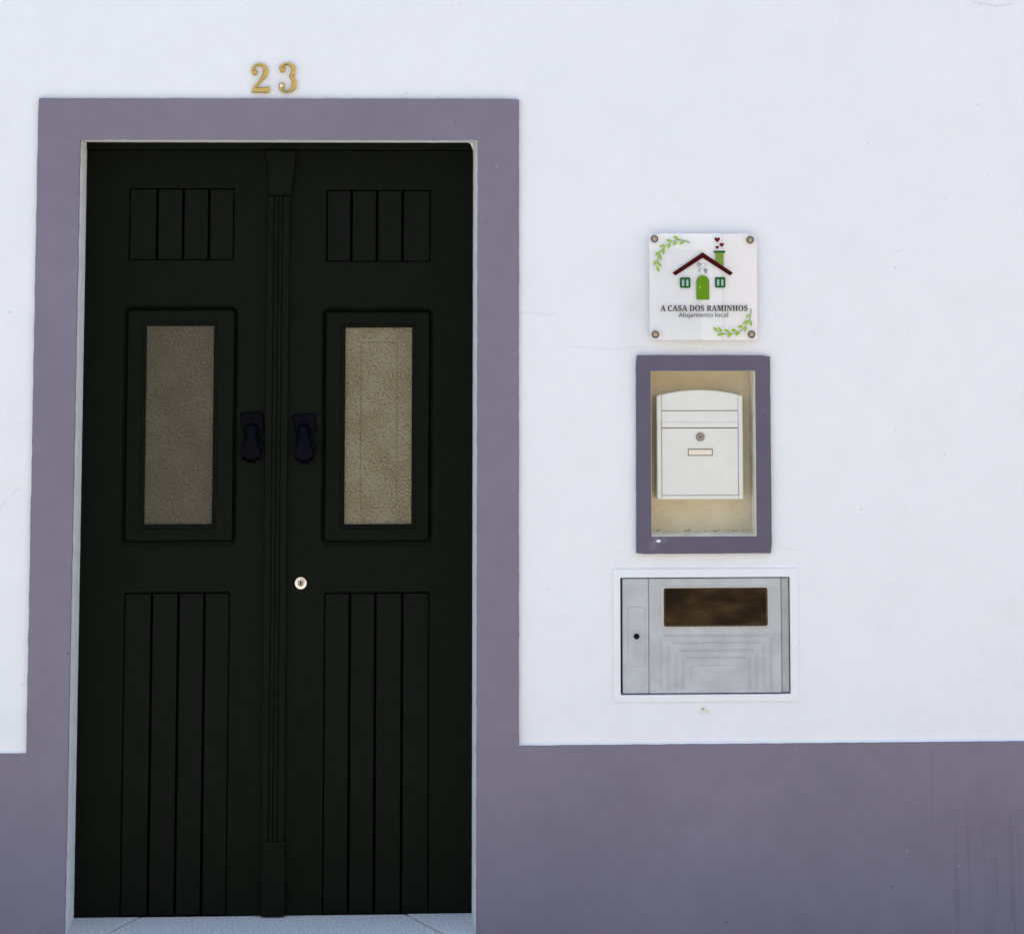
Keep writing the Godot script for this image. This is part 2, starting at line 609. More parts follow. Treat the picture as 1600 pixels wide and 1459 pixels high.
	mat.amber = grainy(surf(lin(0.054, 0.029, 0.009), 0.06, 0.22), 2.2, noise_tex(noise(48, 0.008, 3), 512, Color(0.46, 0.41, 0.34), Color(1.0, 1.0, 1.0)), bump_tex(noise(49, 0.01, 3), 512, 1.2), 0.2)
	mat.amber.uv1_scale = Vector3(1.5, 3.4, 2.0)
	mat.rim = surf(lin(0.50, 0.48, 0.43), 0.35, 0.5)
	mat.rust = grainy(surf(lin(0.21, 0.125, 0.07), 0.5, 0.35), 16.0, noise_tex(noise(50, 0.03, 4), 256, Color(0.45, 0.40, 0.38), Color(1, 1, 1)), null)
	mat.stone = grainy(surf(lin(0.80, 0.81, 0.83), 0.7, 0.3), 3.4, noise_tex(noise(51, 0.05, 5), 512, Color(0.80, 0.80, 0.81), Color(1, 1, 1)), bump_tex(noise(52, 0.10, 4), 512, 2.0), 0.3)
	mat.joint = surf(lin(0.03, 0.03, 0.035), 0.95, 0.1)
	# figured glass: opaque ripples over a plain inner shutter
	var figured := figured_glass(512)
	var flake_tex := ImageTexture.create_from_image(figured)
	var swell := figured.duplicate() as Image
	swell.convert(Image.FORMAT_L8)
	swell.bump_map_to_normal_map(2.0)
	var flake_bump := ImageTexture.create_from_image(swell)
	mat.pane_left = grainy(surf(Color(1, 1, 1, 0.02), 0.10, 0.12), 1.6, null, flake_bump, 0.35)
	mat.pane_left.transparency = BaseMaterial3D.TRANSPARENCY_ALPHA
	mat.pane_right = mat.pane_left
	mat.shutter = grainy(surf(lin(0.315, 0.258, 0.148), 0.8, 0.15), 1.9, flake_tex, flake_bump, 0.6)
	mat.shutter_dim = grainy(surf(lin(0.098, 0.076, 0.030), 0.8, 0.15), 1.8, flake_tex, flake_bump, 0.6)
	# the plaque
	mat.acrylic = surf(Color(0.85, 0.87, 0.90, 0.06), 0.01, 0.75)
	mat.acrylic.transparency = BaseMaterial3D.TRANSPARENCY_ALPHA
	mat.film = surf(Color(lin(0.97, 0.96, 0.93), 0.90), 0.5, 0.5)
	mat.film.transparency = BaseMaterial3D.TRANSPARENCY_ALPHA
	mat.p_roof = surf(lin(0.052, 0.0012, 0.0015), 0.4, 0.22)
	mat.p_heart = surf(lin(0.13, 0.004, 0.006), 0.4, 0.22)
	mat.p_door = surf(lin(0.125, 0.27, 0.010), 0.4, 0.22)
	mat.p_knob = surf(lin(0.33, 0.60, 0.02), 0.4, 0.22)
	mat.p_dark = surf(lin(0.012, 0.10, 0.006), 0.4, 0.22)
	mat.p_chim = surf(lin(0.19, 0.29, 0.045), 0.4, 0.22)
	mat.p_glass = surf(lin(0.30, 0.46, 0.44), 0.4, 0.22)
	mat.p_leaf = surf(lin(0.29, 0.50, 0.025), 0.4, 0.22)
	mat.p_stem = surf(lin(0.20, 0.33, 0.05), 0.4, 0.22)
	mat.p_ink = surf(lin(0.007, 0.007, 0.008), 0.4, 0.22)
	mat.p_grey = surf(lin(0.10, 0.085, 0.09), 0.4, 0.22)
	mat.p_pale = surf(lin(0.42, 0.42, 0.42), 0.4, 0.22)
	# street
	mat.asphalt = grainy(surf(lin(0.43, 0.42, 0.40), 0.9, 0.2), 0.5, soft, fine, 0.6)
	mat.paving = grainy(surf(lin(0.62, 0.61, 0.59), 0.85, 0.25), 0.9, soft, fine, 0.5)
	mat.far_white = grainy(surf(lin(0.74, 0.73, 0.70), 0.9, 0.2), 0.6, soft, null)
	mat.far_peach = grainy(surf(lin(0.66, 0.42, 0.28), 0.9, 0.2), 0.6, soft, null)
	mat.far_wood = surf(lin(0.10, 0.06, 0.035), 0.5)
	mat.far_glass = surf(lin(0.03, 0.035, 0.04), 0.1, 0.5)
	mat.tiles = surf(lin(0.35, 0.13, 0.07), 0.85)


func _ready() -> void:
	# ------------------------------------------------------------ camera, sky, sun, exposure
	var cam := Camera3D.new()
	cam.name = "Camera"
	add_child(cam)
	var pitch := deg_to_rad(5.4978)
	var yaw := deg_to_rad(2.3963)
	cam.position = Vector3(0, 1.9, 7.0)
	cam.rotation = Vector3(pitch, -yaw, 0)
	var near := 0.1
	cam.set_frustum(near * 1459.0 / 3850.0, Vector2(near * (800.0 - 811.0) / 3850.0, -near * (729.5 - 30.0) / 3850.0), near, 400.0)
	cam.current = true
	var env := Environment.new()
	env.background_mode = Environment.BG_SKY
	var sky := Sky.new()
	var sm := ProceduralSkyMaterial.new()
	sm.sky_top_color = Color(0.635, 0.72, 0.835)
	sm.sky_horizon_color = Color(0.88, 0.905, 0.935)
	sm.sky_curve = 0.16
	sm.ground_bottom_color = Color(0.42, 0.40, 0.38)
	sm.ground_horizon_color = Color(0.70, 0.72, 0.74)
	sm.sky_energy_multiplier = 1.0
	sky.sky_material = sm
	env.sky = sky
	env.tonemap_mode = Environment.TONE_MAPPER_LINEAR
	env.tonemap_exposure = 1.88
	env.sdfgi_enabled = true
	env.ssao_enabled = true
	env.ssil_enabled = true
	var we := WorldEnvironment.new()
	we.name = "Surroundings"
	we.environment = env
	add_child(we)
	var sun := DirectionalLight3D.new()   # high behind the house: the facade lies in open shade
	sun.name = "Sun"
	sun.light_energy = 1.5
	sun.light_color = Color(1.0, 0.955, 0.88)
	sun.light_angular_distance = 0.5
	sun.shadow_enabled = true
	add_child(sun)
	sun.look_at_from_position(Vector3.ZERO, Vector3(0.3, -3.87, 1.0))

	make_materials()
	build_street()
	build_house()
	build_door()
	build_step()
	build_digits()
	build_plaque()
	build_letter_box()
	build_meter_box()


func build_street() -> void:
	var st := mb()
	quad(st, Vector3(-150, -0.18, -150), Vector3(150, -0.18, -150), Vector3(150, -0.18, 150), Vector3(-150, -0.18, 150), Vector3.UP)
	struct_node("street", st, mat.asphalt)
	struct_node("pavement", bbox(-12, 14, -0.175, -0.05, 0.0, 1.2, 0.01), mat.paving)
	# the sunlit houses that face this one across the street
	var h := thing("house", "sunlit white house across the street, mirrored in the acrylic plaque", "house", Vector3(-3.6, -0.175, 9.0))
	part(h, "wall", bbox(-6.0, 5.58, 0.0, 3.6, 0.0, 5.0), mat.far_white)
	part(h, "roof", bbox(-6.1, 5.58, 3.6, 3.85, -0.15, 5.1, 0.03), mat.tiles)
	part(h, "door", bbox(3.2, 4.1, 0.05, 2.2, -0.03, -0.002), mat.far_wood)
	for x: float in [-3.5, 0.6, 4.62]:
		var w := part(h, "window", bbox(x, x + 0.9, 1.0, 2.2, -0.05, -0.002), mat.far_white)
		part(w, "pane", bbox(x + 0.08, x + 0.82, 1.08, 2.12, -0.06, -0.052), mat.far_glass)
	var p := thing("house", "peach coloured house across the street, mirrored at the plaque's right edge", "house", Vector3(7.4, -0.175, 9.0))
	part(p, "wall", bbox(-5.4, 5.0, 0.0, 3.9, 0.0, 5.0), mat.far_peach)
	part(p, "roof", bbox(-5.4, 5.1, 3.9, 4.15, -0.15, 5.1, 0.03), mat.tiles)
	var w2 := part(p, "window", bbox(0.0, 1.0, 1.1, 2.3, -0.05, -0.002), mat.far_white)
	part(w2, "pane", bbox(0.08, 0.92, 1.18, 2.22, -0.06, -0.052), mat.far_glass)


const DOOR_L := -0.949
const DOOR_R := 0.1735
const DOOR_T := 2.229
const NICHE := [0.6645, 0.960, 1.119, 1.578]
const METER := [0.576, 1.0535, 0.682, 1.0045]


func build_house() -> void:
	var h := thing("house", "white plastered house front with mauve painted plinth and door surround", "house")
	var jit := noise(77, 0.02, 3)
	# front plaster: a grid left open at the door, the letter-box niche and the meter recess
	var holes := [[DOOR_L - 0.004, DOOR_R + 0.004, -0.3, DOOR_T + 0.004], [NICHE[0] - 0.003, NICHE[1] + 0.003, NICHE[2] - 0.003, NICHE[3] + 0.003], METER]
	var xs := [-5.0, 6.0]
	var ys := [-0.17, 3.04]
	for o: Array in holes:
		xs.append_array([o[0], o[1]])
		ys.append_array([o[2], o[3]])
	var x := -1.4
	while x < 2.0:
		xs.append(x)
		x += 0.0437
	var y := -0.15
	while y < 2.9:
		ys.append(y)
		y += 0.0437
	xs.sort()
	ys.sort()
	ys = ys.filter(func(q): return q >= -0.17)
	var wav := noise(78, 2.2, 3)
	var deep := func(px: float, py: float) -> float: return 0.0 if absf(px) > 3.0 else wav.get_noise_2d(px, py) * 0.0022
	var st := mb(true)
	for i in xs.size() - 1:
		for j in ys.size() - 1:
			var cx: float = (xs[i] + xs[i + 1]) / 2.0
			var cy: float = (ys[j] + ys[j + 1]) / 2.0
			if holes.any(func(o): return cx > o[0] and cx < o[1] and cy > o[2] and cy < o[3]):
				continue
			var q := []
			for k: Vector2 in [Vector2(xs[i], ys[j]), Vector2(xs[i + 1], ys[j]), Vector2(xs[i + 1], ys[j + 1]), Vector2(xs[i], ys[j + 1])]:
				q.append(Vector3(k.x, k.y, deep.call(k.x, k.y)))
			quad(st, q[0], q[1], q[2], q[3], Vector3(0, 0, 1))
	part(h, "wall", st, mat.white)
	# the body of the house behind it, closed, with its sides and parapet
	st = mb()
	box(st, Vector3(-5.0, -0.17, -6.0), Vector3(6.0, 3.04, -0.302))
	quad(st, Vector3(-5, 3.04, -0.302), Vector3(6, 3.04, -0.302), Vector3(6, 3.04, 0), Vector3(-5, 3.04, 0), Vector3.UP)
	for s: float in [-5.0, 6.0]:
		quad(st, Vector3(s, -0.17, -0.302), Vector3(s, 3.04, -0.302), Vector3(s, 3.04, 0), Vector3(s, -0.17, 0), Vector3(signf(s), 0, 0))
	part(h, "rear_wall", st, mat.white)
	part(h, "roof", bbox(-5.2, 6.2, 3.045, 3.12, -6.1, -0.004, 0.01), mat.tiles)

	# door surround: a flat band of mauve render, 10 mm proud, with the wandering edge of a hand-painted line
	var zf := 0.010
	var p := PackedVector2Array()
	p.append_array(ragged(Vector2(-1.0655, 0.5395), Vector2(-1.0650, 2.338), 0.0016, jit))
	p.append(Vector2(-1.0640, 2.342))
	p.append_array(ragged(Vector2(-1.0605, 2.3445), Vector2(0.288, 2.3465), 0.0011, jit))
	p.append(Vector2(0.2915, 2.344))
	p.append_array(ragged(Vector2(0.2925, 2.340), Vector2(0.2925, 0.5492), 0.0012, jit))
	p.append(Vector2(0.2925, 0.5492))
	p.append(Vector2(0.2925, -0.17))
	p.append(Vector2(DOOR_R, -0.17))
	var inner_r := ragged(Vector2(DOOR_R, 0.043), Vector2(DOOR_R + 0.001, DOOR_T), 0.0014, jit)
	p.append_array(inner_r)
	var inner_t := ragged(Vector2(DOOR_R + 0.001, DOOR_T), Vector2(-0.9465, DOOR_T - 0.001), 0.0012, jit)
	p.append_array(inner_t)
	var inner_l := ragged(Vector2(-0.9465, DOOR_T - 0.001), Vector2(-0.952, 0.043), 0.0016, jit)
	p.append_array(inner_l)
	p.append(Vector2(-0.952, 0.043))
	p.append(Vector2(-0.952, -0.17))
	p.append(Vector2(-1.0655, -0.17))
	st = mb()
	slab(st, p, -0.006, zf, 0.0)
	part(h, "door_surround", st, mat.mauve)
	# plinth left and right of it, each with a sloped fillet of white plaster on its top edge
	for s in 2:
		var a := Vector2(-1.0655, 0.5400) if s == 0 else Vector2(6.0, 0.553)
		var b := Vector2(-5.0, 0.5385) if s == 0 else Vector2(0.2925, 0.5492)
		var top := ragged(a, b, 0.0013, jit, 0.03)
		top.append(b)
		var q := PackedVector2Array([Vector2(a.x, -0.17)]) + top + PackedVector2Array([Vector2(b.x, -0.17)])
		st = mb()
		slab(st, q, -0.006, zf, 0.0)
		part(h, "plinth", st, mat.mauve)
		st = mb()
		for i in top.size() - 1:
			quad(st, v3(top[i] + Vector2(0, 0.0006), zf - 0.0006), v3(top[i + 1] + Vector2(0, 0.0006), zf - 0.0006), v3(top[i + 1] + Vector2(0, 0.0065), -0.003), v3(top[i] + Vector2(0, 0.0065), -0.003), Vector3(0, 1, 1))
		part(h, "plaster_fillet", st, mat.white)
	# reveals of the doorway: bare pale plaster, slightly splayed and uneven
	var back := [-0.9575, 0.1652, 2.2305]
	st = mb()
	for i in inner_l.size() - 1:
		reveal_strip(st, inner_l[i], inner_l[i + 1], Vector2(back[0], inner_l[i].y), Vector2(back[0], inner_l[i + 1].y), zf, Vector3(1, 0, 0.1))
	reveal_strip(st, inner_l[-1], Vector2(-0.952, 0.04), Vector2(back[0], inner_l[-1].y), Vector2(back[0], 0.04), zf, Vector3(1, 0, 0.1))
	part(h, "door_reveal", st, mat.reveal)
	st = mb()
	for i in inner_r.size() - 1:
		reveal_strip(st, inner_r[i], inner_r[i + 1], Vector2(back[1], inner_r[i].y), Vector2(back[1], inner_r[i + 1].y), zf, Vector3(-1, 0, 0.1))
	reveal_strip(st, inner_r[-1], Vector2(DOOR_R + 0.001, DOOR_T), Vector2(back[1], inner_r[-1].y), Vector2(back[1], DOOR_T), zf, Vector3(-1, 0, 0.1))
	part(h, "door_reveal", st, mat.reveal)
	st = mb()
	for i in inner_t.size() - 1:
		reveal_strip(st, inner_t[i], inner_t[i + 1], Vector2(inner_t[i].x, back[2]), Vector2(inner_t[i + 1].x, back[2]), zf, Vector3(0, -1, 0.1))
	reveal_strip(st, inner_t[-1], Vector2(-0.9465, DOOR_T - 0.001), Vector2(inner_t[-1].x, back[2]), Vector2(-0.9575, back[2]), zf, Vector3(0, -1, 0.1))
	part(h, "door_soffit", st, mat.reveal)
	# a smear of white filler at the upper right corner of the opening
	st = mb(true)
	blob_mesh(st, [[Vector3(0.160, 2.232, -0.19), Vector3(0.168, 2.222, -0.19), 0.004, 0.006], [Vector3(0.168, 2.222, -0.19), Vector3(0.169, 2.207, -0.19), 0.006, 0.003], [Vector3(0.145, 2.233, -0.19), Vector3(0.160, 2.232, -0.19), 0.002, 0.004]], Vector3(0.135, 2.195, -0.205), Vector3(0.18, 2.245, -0.175), 0.0022, 0.004)
	part(h, "filler_smear", st, mat.reveal)

	# the letter-box niche and its painted frame
	st = mb()
	var outer := PackedVector2Array()
	outer.append_array(ragged(Vector2(0.6265, 1.6225), Vector2(0.999, 1.6218), 0.0010, jit))
	outer.append_array(ragged(Vector2(1.0030, 1.618), Vector2(1.0030, 1.0745), 0.0010, jit))
	outer.append_array(ragged(Vector2(1.000, 1.0712), Vector2(0.6225, 1.0712), 0.0010, jit))
	outer.append_array(ragged(Vector2(0.6218, 1.0735), Vector2(0.6232, 1.6195), 0.0010, jit))
	var nz := 0.012
	for i in outer.size():
		var j := (i + 1) % outer.size()
		var e := (outer[j] - outer[i]).normalized()
		quad(st, v3(outer[i], -0.006), v3(outer[j], -0.006), v3(outer[j], nz), v3(outer[i], nz), Vector3(-e.y, e.x, 0))
	var rim := rrect(NICHE[0], NICHE[2], NICHE[1], NICHE[3], 0.0015, 3)
	# the flat face between: four trapezia that follow the two outlines
	var frame_poly := PackedVector2Array(outer)
	for seg in Geometry2D.clip_polygons(frame_poly, PackedVector2Array([Vector2(0.5, 1.0), Vector2(0.5, 1.7), Vector2(NICHE[0], 1.7), Vector2(NICHE[0], 1.0)])):
		pass
	for r: Array in [[0.5, NICHE[0], 1.0, 1.7], [NICHE[1], 1.1, 1.0, 1.7], [NICHE[0], NICHE[1], 1.0, NICHE[2]], [NICHE[0], NICHE[1], NICHE[3], 1.7]]:
		for piece in Geometry2D.intersect_polygons(frame_poly, PackedVector2Array([Vector2(r[0], r[2]), Vector2(r[1], r[2]), Vector2(r[1], r[3]), Vector2(r[0], r[3])])):
			cap(st, piece, nz)
	part(h, "niche_frame", st, mat.mauve_dark)
	var nb := [0.6635, 0.9565, 1.1215, 1.5775]
	var zb := -0.090
	st = mb()
	quad(st, Vector3(nb[0], nb[2], zb), Vector3(nb[1], nb[2], zb), Vector3(nb[1], nb[3], zb), Vector3(nb[0], nb[3], zb), Vector3(0, 0, 1))
	part(h, "niche_back", st, mat.niche)
	st = mb()
	var rr := 0.004   # the front arris is worn round
	var sides := [
		[Vector2(NICHE[0], NICHE[2]), Vector2(NICHE[0], NICHE[3]), Vector2(nb[0], nb[2]), Vector2(nb[0], nb[3]), Vector3(1, 0, 0)],
		[Vector2(NICHE[1], NICHE[2]), Vector2(NICHE[1], NICHE[3]), Vector2(nb[1], nb[2]), Vector2(nb[1], nb[3]), Vector3(-1, 0, 0)],
		[Vector2(NICHE[0], NICHE[3]), Vector2(NICHE[1], NICHE[3]), Vector2(nb[0], nb[3]), Vector2(nb[1], nb[3]), Vector3(0, -1, 0)],
		[Vector2(NICHE[0], NICHE[2]), Vector2(NICHE[1], NICHE[2]), Vector2(nb[0], nb[2]), Vector2(nb[1], nb[2]), Vector3(0, 1, 0)]]
	for k in 4:
		var s: Array = sides[k]
		st = mb()
		var n2 := Vector2(s[4].x, s[4].y)
		quad(st, v3(s[0], nz), v3(s[1], nz), v3(s[1] + n2 * 0.0012, nz - rr), v3(s[0] + n2 * 0.0012, nz - rr), s[4] + Vector3(0, 0, 0.5))
		quad(st, v3(s[0] + n2 * 0.0012, nz - rr), v3(s[1] + n2 * 0.0012, nz - rr), v3(s[3], zb), v3(s[2], zb), s[4])
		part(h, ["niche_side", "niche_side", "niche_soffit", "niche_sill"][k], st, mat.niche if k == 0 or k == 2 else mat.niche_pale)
	# grime along the foot of the niche
	st = mb()
	var rng := RandomNumberGenerator.new()
	rng.seed = 5
	for k in 46:
		var gx := lerpf(nb[0] + 0.005, nb[1] - 0.005, rng.randf())
		var gy: float = nb[2] + absf(rng.randfn()) * 0.0045 if k < 26 else nb[2] + 0.02 + rng.randf() * 0.055
		var gr := rng.randf_range(0.0008, 0.0024) * (1.0 if k < 26 else 0.55)
		var blot := PackedVector2Array()
		for i in 9:
			blot.append(Vector2(gx, gy) + Vector2(cos(TAU * i / 9.0) * 1.9, sin(TAU * i / 9.0) * 0.7) * gr * rng.randf_range(0.5, 1.3))
		cap(st, blot, zb + 0.0006 + k * 0.00002)
	part(h, "niche_grime", st, mat.stain).set_meta("kind", "stuff")


func reveal_strip(st: SurfaceTool, a: Vector2, b: Vector2, c: Vector2, d: Vector2, zf: float, n: Vector3) -> void:
	var m := Vector2(n.x, n.y) * 0.0
	quad(st, v3(a + m, zf), v3(b + m, zf), v3(d, -0.27), v3(c, -0.27), n)


func build_door() -> void:
	var d := thing("entrance_door", "dark green double leaf door with two figured glass panes and hand knockers", "door", Vector3(-0.394, 0.043, -0.205))
	var off := -d.position
	# head and jambs of the door frame
	var st := mb()
	box(st, Vector3(-0.975, 2.2085, -0.26) + off, Vector3(0.185, 2.26, -0.190) + off, 0.003)
	box(st, Vector3(-0.99, 0.02, -0.26) + off, Vector3(-0.957, 2.2075, -0.2052) + off, 0.0)
	box(st, Vector3(0.165, 0.02, -0.26) + off, Vector3(0.20, 2.2075, -0.2052) + off, 0.0)
	part(d, "door_frame", st, mat.door)
	var knock_mesh: Mesh = null
	for side in 2:
		var x0 := -0.9565 if side == 0 else -0.3925
		var x1 := -0.3955 if side == 0 else 0.1645
		var top: Array = [-0.8318, -0.5255, 1.8880, 2.0985] if side == 0 else [-0.2604, 0.0450, 1.8830, 2.0945]
		var win: Array = [-0.8419, -0.5110, 1.0717, 1.7593] if side == 0 else [-0.2702, 0.0527, 1.0690, 1.7534]
		var low: Array = [-0.8295, -0.5265, 0.0445, 0.9452] if side == 0 else [-0.2590, 0.0450, 0.0445, 0.9420]
		var pane: Array = [-0.7762, -0.5822, 1.1340, 1.6996] if side == 0 else [-0.2025, -0.0090, 1.1315, 1.6944]
		var zf := 0.0          # local z of the face of stiles and rails
		var xs := [x0, x1, top[0], top[1], win[0], win[1], low[0], low[1]]
		var ys := [0.0445, 2.2065, top[2], top[3], win[2], win[3], low[3]]
		xs.sort()
		ys.sort()
		st = mb()
		for i in xs.size() - 1:
			for j in ys.size() - 1:
				var c := Vector2((xs[i] + xs[i + 1]) / 2.0, (ys[j] + ys[j + 1]) / 2.0)
				if [top, win, low].any(func(o): return c.x > o[0] and c.x < o[1] and c.y > o[2] and c.y < o[3]):
					continue
				quad(st, Vector3(xs[i], ys[j], 0) + Vector3(off.x, off.y, 0), Vector3(xs[i + 1], ys[j], 0) + Vector3(off.x, off.y, 0), Vector3(xs[i + 1], ys[j + 1], 0) + Vector3(off.x, off.y, 0), Vector3(xs[i], ys[j + 1], 0) + Vector3(off.x, off.y, 0), Vector3(0, 0, 1))
		var o2 := Vector2(off.x, off.y)
		var shift := func(p: PackedVector2Array) -> PackedVector2Array:
			var r := PackedVector2Array()
			for q in p:
				r.append(q + o2)
			return r
		# outer edges of the leaf and its back
		var edge: PackedVector2Array = shift.call(rrect(x0, 0.0445, x1, 2.2065, 0.0, 1))
		ring(st, edge, zf, edge, -0.042)
		cap(st, edge, -0.042, false)
		# chamfers run round the three openings
		for r: Array in [top, low]:
			var a: PackedVector2Array = shift.call(rrect(r[0], r[2], r[1], r[3], 0.0, 1))
			var b: PackedVector2Array = shift.call(rrect(r[0] + 0.002, r[2] + (0.0025 if r == top else 0.0), r[1] - 0.002, r[3] - 0.0025, 0.0, 1))
			ring(st, a, zf, b, zf - 0.004, true)
			ring(st, b, zf - 0.004, b, zf - 0.024, true)
		var wa: PackedVector2Array = shift.call(rrect(win[0], win[2], win[1], win[3], 0.0, 6))
		var wb: PackedVector2Array = shift.call(rrect(win[0], win[2], win[1], win[3], 0.022, 6))
		var wc: PackedVector2Array = shift.call(rrect(win[0] + 0.008, win[2] + 0.015, win[1] - 0.008, win[3] - 0.010, 0.012, 6))
		ring(st, wa, zf, wb, zf)
		ring(st, wb, zf, wc, zf - 0.012, true)
		ring(st, wc, zf - 0.012, wc, zf - 0.024, true)
		var leaf := part(d, "door_leaf", st, mat.door)
		# backing boards that close the grooves
		st = mb()
		for r: Array in [top, low]:
			quad(st, Vector3(r[0], r[2], -0.0235) + Vector3(off.x, off.y, 0), Vector3(r[1], r[2], -0.0235) + Vector3(off.x, off.y, 0), Vector3(r[1], r[3], -0.0235) + Vector3(off.x, off.y, 0), Vector3(r[0], r[3], -0.0235) + Vector3(off.x, off.y, 0), Vector3(0, 0, 1))
		part(leaf, "groove_backing", st, mat.gap)
		# four boards above, four below
		var joints_top: Array = [top[0] + 0.0035, -0.7499, -0.6746, -0.6001, top[1] - 0.0035] if side == 0 else [top[0] + 0.0035, -0.1866, -0.1123, -0.0379, top[1] - 0.0035]
		var joints_low: Array = [low[0] + 0.003, -0.7500, -0.6740, -0.6000, low[1] - 0.003] if side == 0 else [low[0] + 0.003, -0.1841, -0.1110, -0.0341, low[1] - 0.003]
		var rng := RandomNumberGenerator.new()
		rng.seed = 91 + side
		for k in 4:
			for u in 2:
				var js: Array = joints_top if u == 0 else joints_low
				var r: Array = top if u == 0 else low
				var g0 := 0.0006 if k == 0 else 0.0032
				var g1 := 0.0006 if k == 3 else 0.0032
				var zz := -0.0055 + rng.randf_range(-0.0008, 0.0008)
				st = bbox(js[k] + g0 + off.x, js[k + 1] - g1 + off.x, r[2] + (0.0032 if u == 0 else 0.0006) + off.y, r[3] - (0.0042 if u == 0 else 0.0055) + off.y, -0.023, zz, 0.0014)
				part(leaf, "plank", st, mat.plank)
		# the window casing set into its opening, with a bead round the glass
		st = mb()
		var z1 := zf - 0.0060
		var rings := [
			[rrect(win[0] + 0.0080, win[2] + 0.0130, win[1] - 0.0080, win[3] - 0.0100, 0.010, 6), zf - 0.0165],
			[rrect(win[0] + 0.0115, win[2] + 0.0165, win[1] - 0.0115, win[3] - 0.0140, 0.008, 6), z1 - 0.0025],
			[rrect(win[0] + 0.0140, win[2] + 0.0190, win[1] - 0.0140, win[3] - 0.0165, 0.007, 6), z1],
			[rrect(pane[0] - 0.0125, pane[2] - 0.0125, pane[1] + 0.0125, pane[3] + 0.0125, 0.002, 6), z1],
			[rrect(pane[0] - 0.0105, pane[2] - 0.0105, pane[1] + 0.0105, pane[3] + 0.0105, 0.002, 6), z1 - 0.0040],
			[rrect(pane[0] - 0.0045, pane[2] - 0.0050, pane[1] + 0.0045, pane[3] + 0.0055, 0.001, 6), z1 - 0.0040],
			[rrect(pane[0], pane[2], pane[1], pane[3], 0.001, 6), z1 - 0.0085],
			[rrect(pane[0], pane[2], pane[1], pane[3], 0.001, 6), z1 - 0.0200]]
		for k in rings.size() - 1:
			ring(st, shift.call(rings[k][0]), rings[k][1], shift.call(rings[k + 1][0]), rings[k + 1][1], k != 0 and k != 1)
		part(leaf, "window_casing", st, mat.door)
		st = bbox(pane[0] - 0.002 + off.x, pane[1] + 0.002 + off.x, pane[2] - 0.002 + off.y, pane[3] + 0.002 + off.y, -0.0190, -0.0155)
		part(leaf, "glass_pane", st, mat.pane_left if side == 0 else mat.pane_right)
		# the shutter closed behind the glass, with a routed line
		st = mb()
		var sp := [pane[0] - 0.004, pane[2] - 0.004, pane[1] + 0.004, pane[3] + 0.004]
		var s0: PackedVector2Array = shift.call(rrect(sp[0], sp[1], sp[2], sp[3], 0.0, 4))
		if side == 0:
			cap(st, s0, -0.0225)
		else:
			var g := [pane[0] + 0.044, pane[2] + 0.044, pane[1] - 0.041, pane[3] - 0.041]
			var s1: PackedVector2Array = shift.call(rrect(g[0], g[1], g[2], g[3], 0.012, 4))
			var s2: PackedVector2Array = shift.call(rrect(g[0] + 0.0016, g[1] + 0.0016, g[2] - 0.0016, g[3] - 0.0016, 0.012, 4))
			var s3: PackedVector2Array = shift.call(rrect(g[0] + 0.0032, g[1] + 0.0032, g[2] - 0.0032, g[3] - 0.0032, 0.012, 4))
			ring(st, s0, -0.0225, s1, -0.0225)
			ring(st, s1, -0.0225, s2, -0.0246, true)
			ring(st, s2, -0.0246, s3, -0.0225)
			cap(st, s3, -0.0225)
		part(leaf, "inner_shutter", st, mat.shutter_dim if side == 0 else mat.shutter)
		# the knocker: a plate with a hinge knuckle, from which a cast hand hangs with its fingers round a ball
		var kx := -0.4689 if side == 0 else -0.3190
		var ky := 1.4245 if side == 0 else 1.4195
		st = mb()
		var tilt := 0.055 if side == 0 else 0.085
		var pl := PackedVector2Array()
		for q: Vector2 in [Vector2(-0.0330, 0.0275), Vector2(0.0320, 0.0275), Vector2(0.0345, -0.0245), Vector2(0.020, -0.030), Vector2(-0.020, -0.030), Vector2(-0.0290, -0.0235)]:
			pl.append(Vector2(kx, ky) + o2 + q.rotated(tilt))
		slab(st, pl, 0.0005, 0.010, 0.003)
		lathe(st, Vector3(kx + off.x, ky + 0.014 + off.y, 0.010), [[0.006, 0.0], [0.0055, 0.0025], [0.003, 0.004], [0.0, 0.0045]], 14)
		var kp := part(d, "door_knocker", st, mat.iron)
		var hand := MeshInstance3D.new()
		hand.name = "hand"
		if knock_mesh == null:
			var hs := mb(true)
			var bones := [
				[Vector3(0, 0.006, 0.016), Vector3(0, -0.012, 0.024), 0.0145, 0.0138],
				[Vector3(0, -0.012, 0.024), Vector3(0, -0.030, 0.032), 0.0138, 0.0150],
				[Vector3(-0.005, -0.030, 0.033), Vector3(-0.009, -0.052, 0.038), 0.0110, 0.0095],
				[Vector3(0.005, -0.030, 0.033), Vector3(0.009, -0.052, 0.038), 0.0110, 0.0095],
				[Vector3(0, -0.066, 0.022), Vector3(0, -0.067, 0.022), 0.0155, 0.0155]]
			for k in 4:
				var fx := -0.0159 + k * 0.0104
				var ln: float = [0.74, 0.98, 1.0, 0.76][k]
				bones.append([Vector3(fx * 0.92, -0.050, 0.041), Vector3(fx, -0.050 - 0.024 * ln, 0.042), 0.0061, 0.0055, 0.0016])
				bones.append([Vector3(fx, -0.050 - 0.024 * ln, 0.042), Vector3(fx * 0.95, -0.050 - 0.036 * ln, 0.030), 0.0055, 0.0050, 0.0016])
				bones.append([Vector3(fx * 0.95, -0.050 - 0.036 * ln, 0.030), Vector3(fx * 0.9, -0.050 - 0.034 * ln, 0.017), 0.0050, 0.0044, 0.0016])
			bones.append([Vector3(0.013, -0.026, 0.030), Vector3(0.0205, -0.045, 0.026), 0.0068, 0.0060, 0.004])
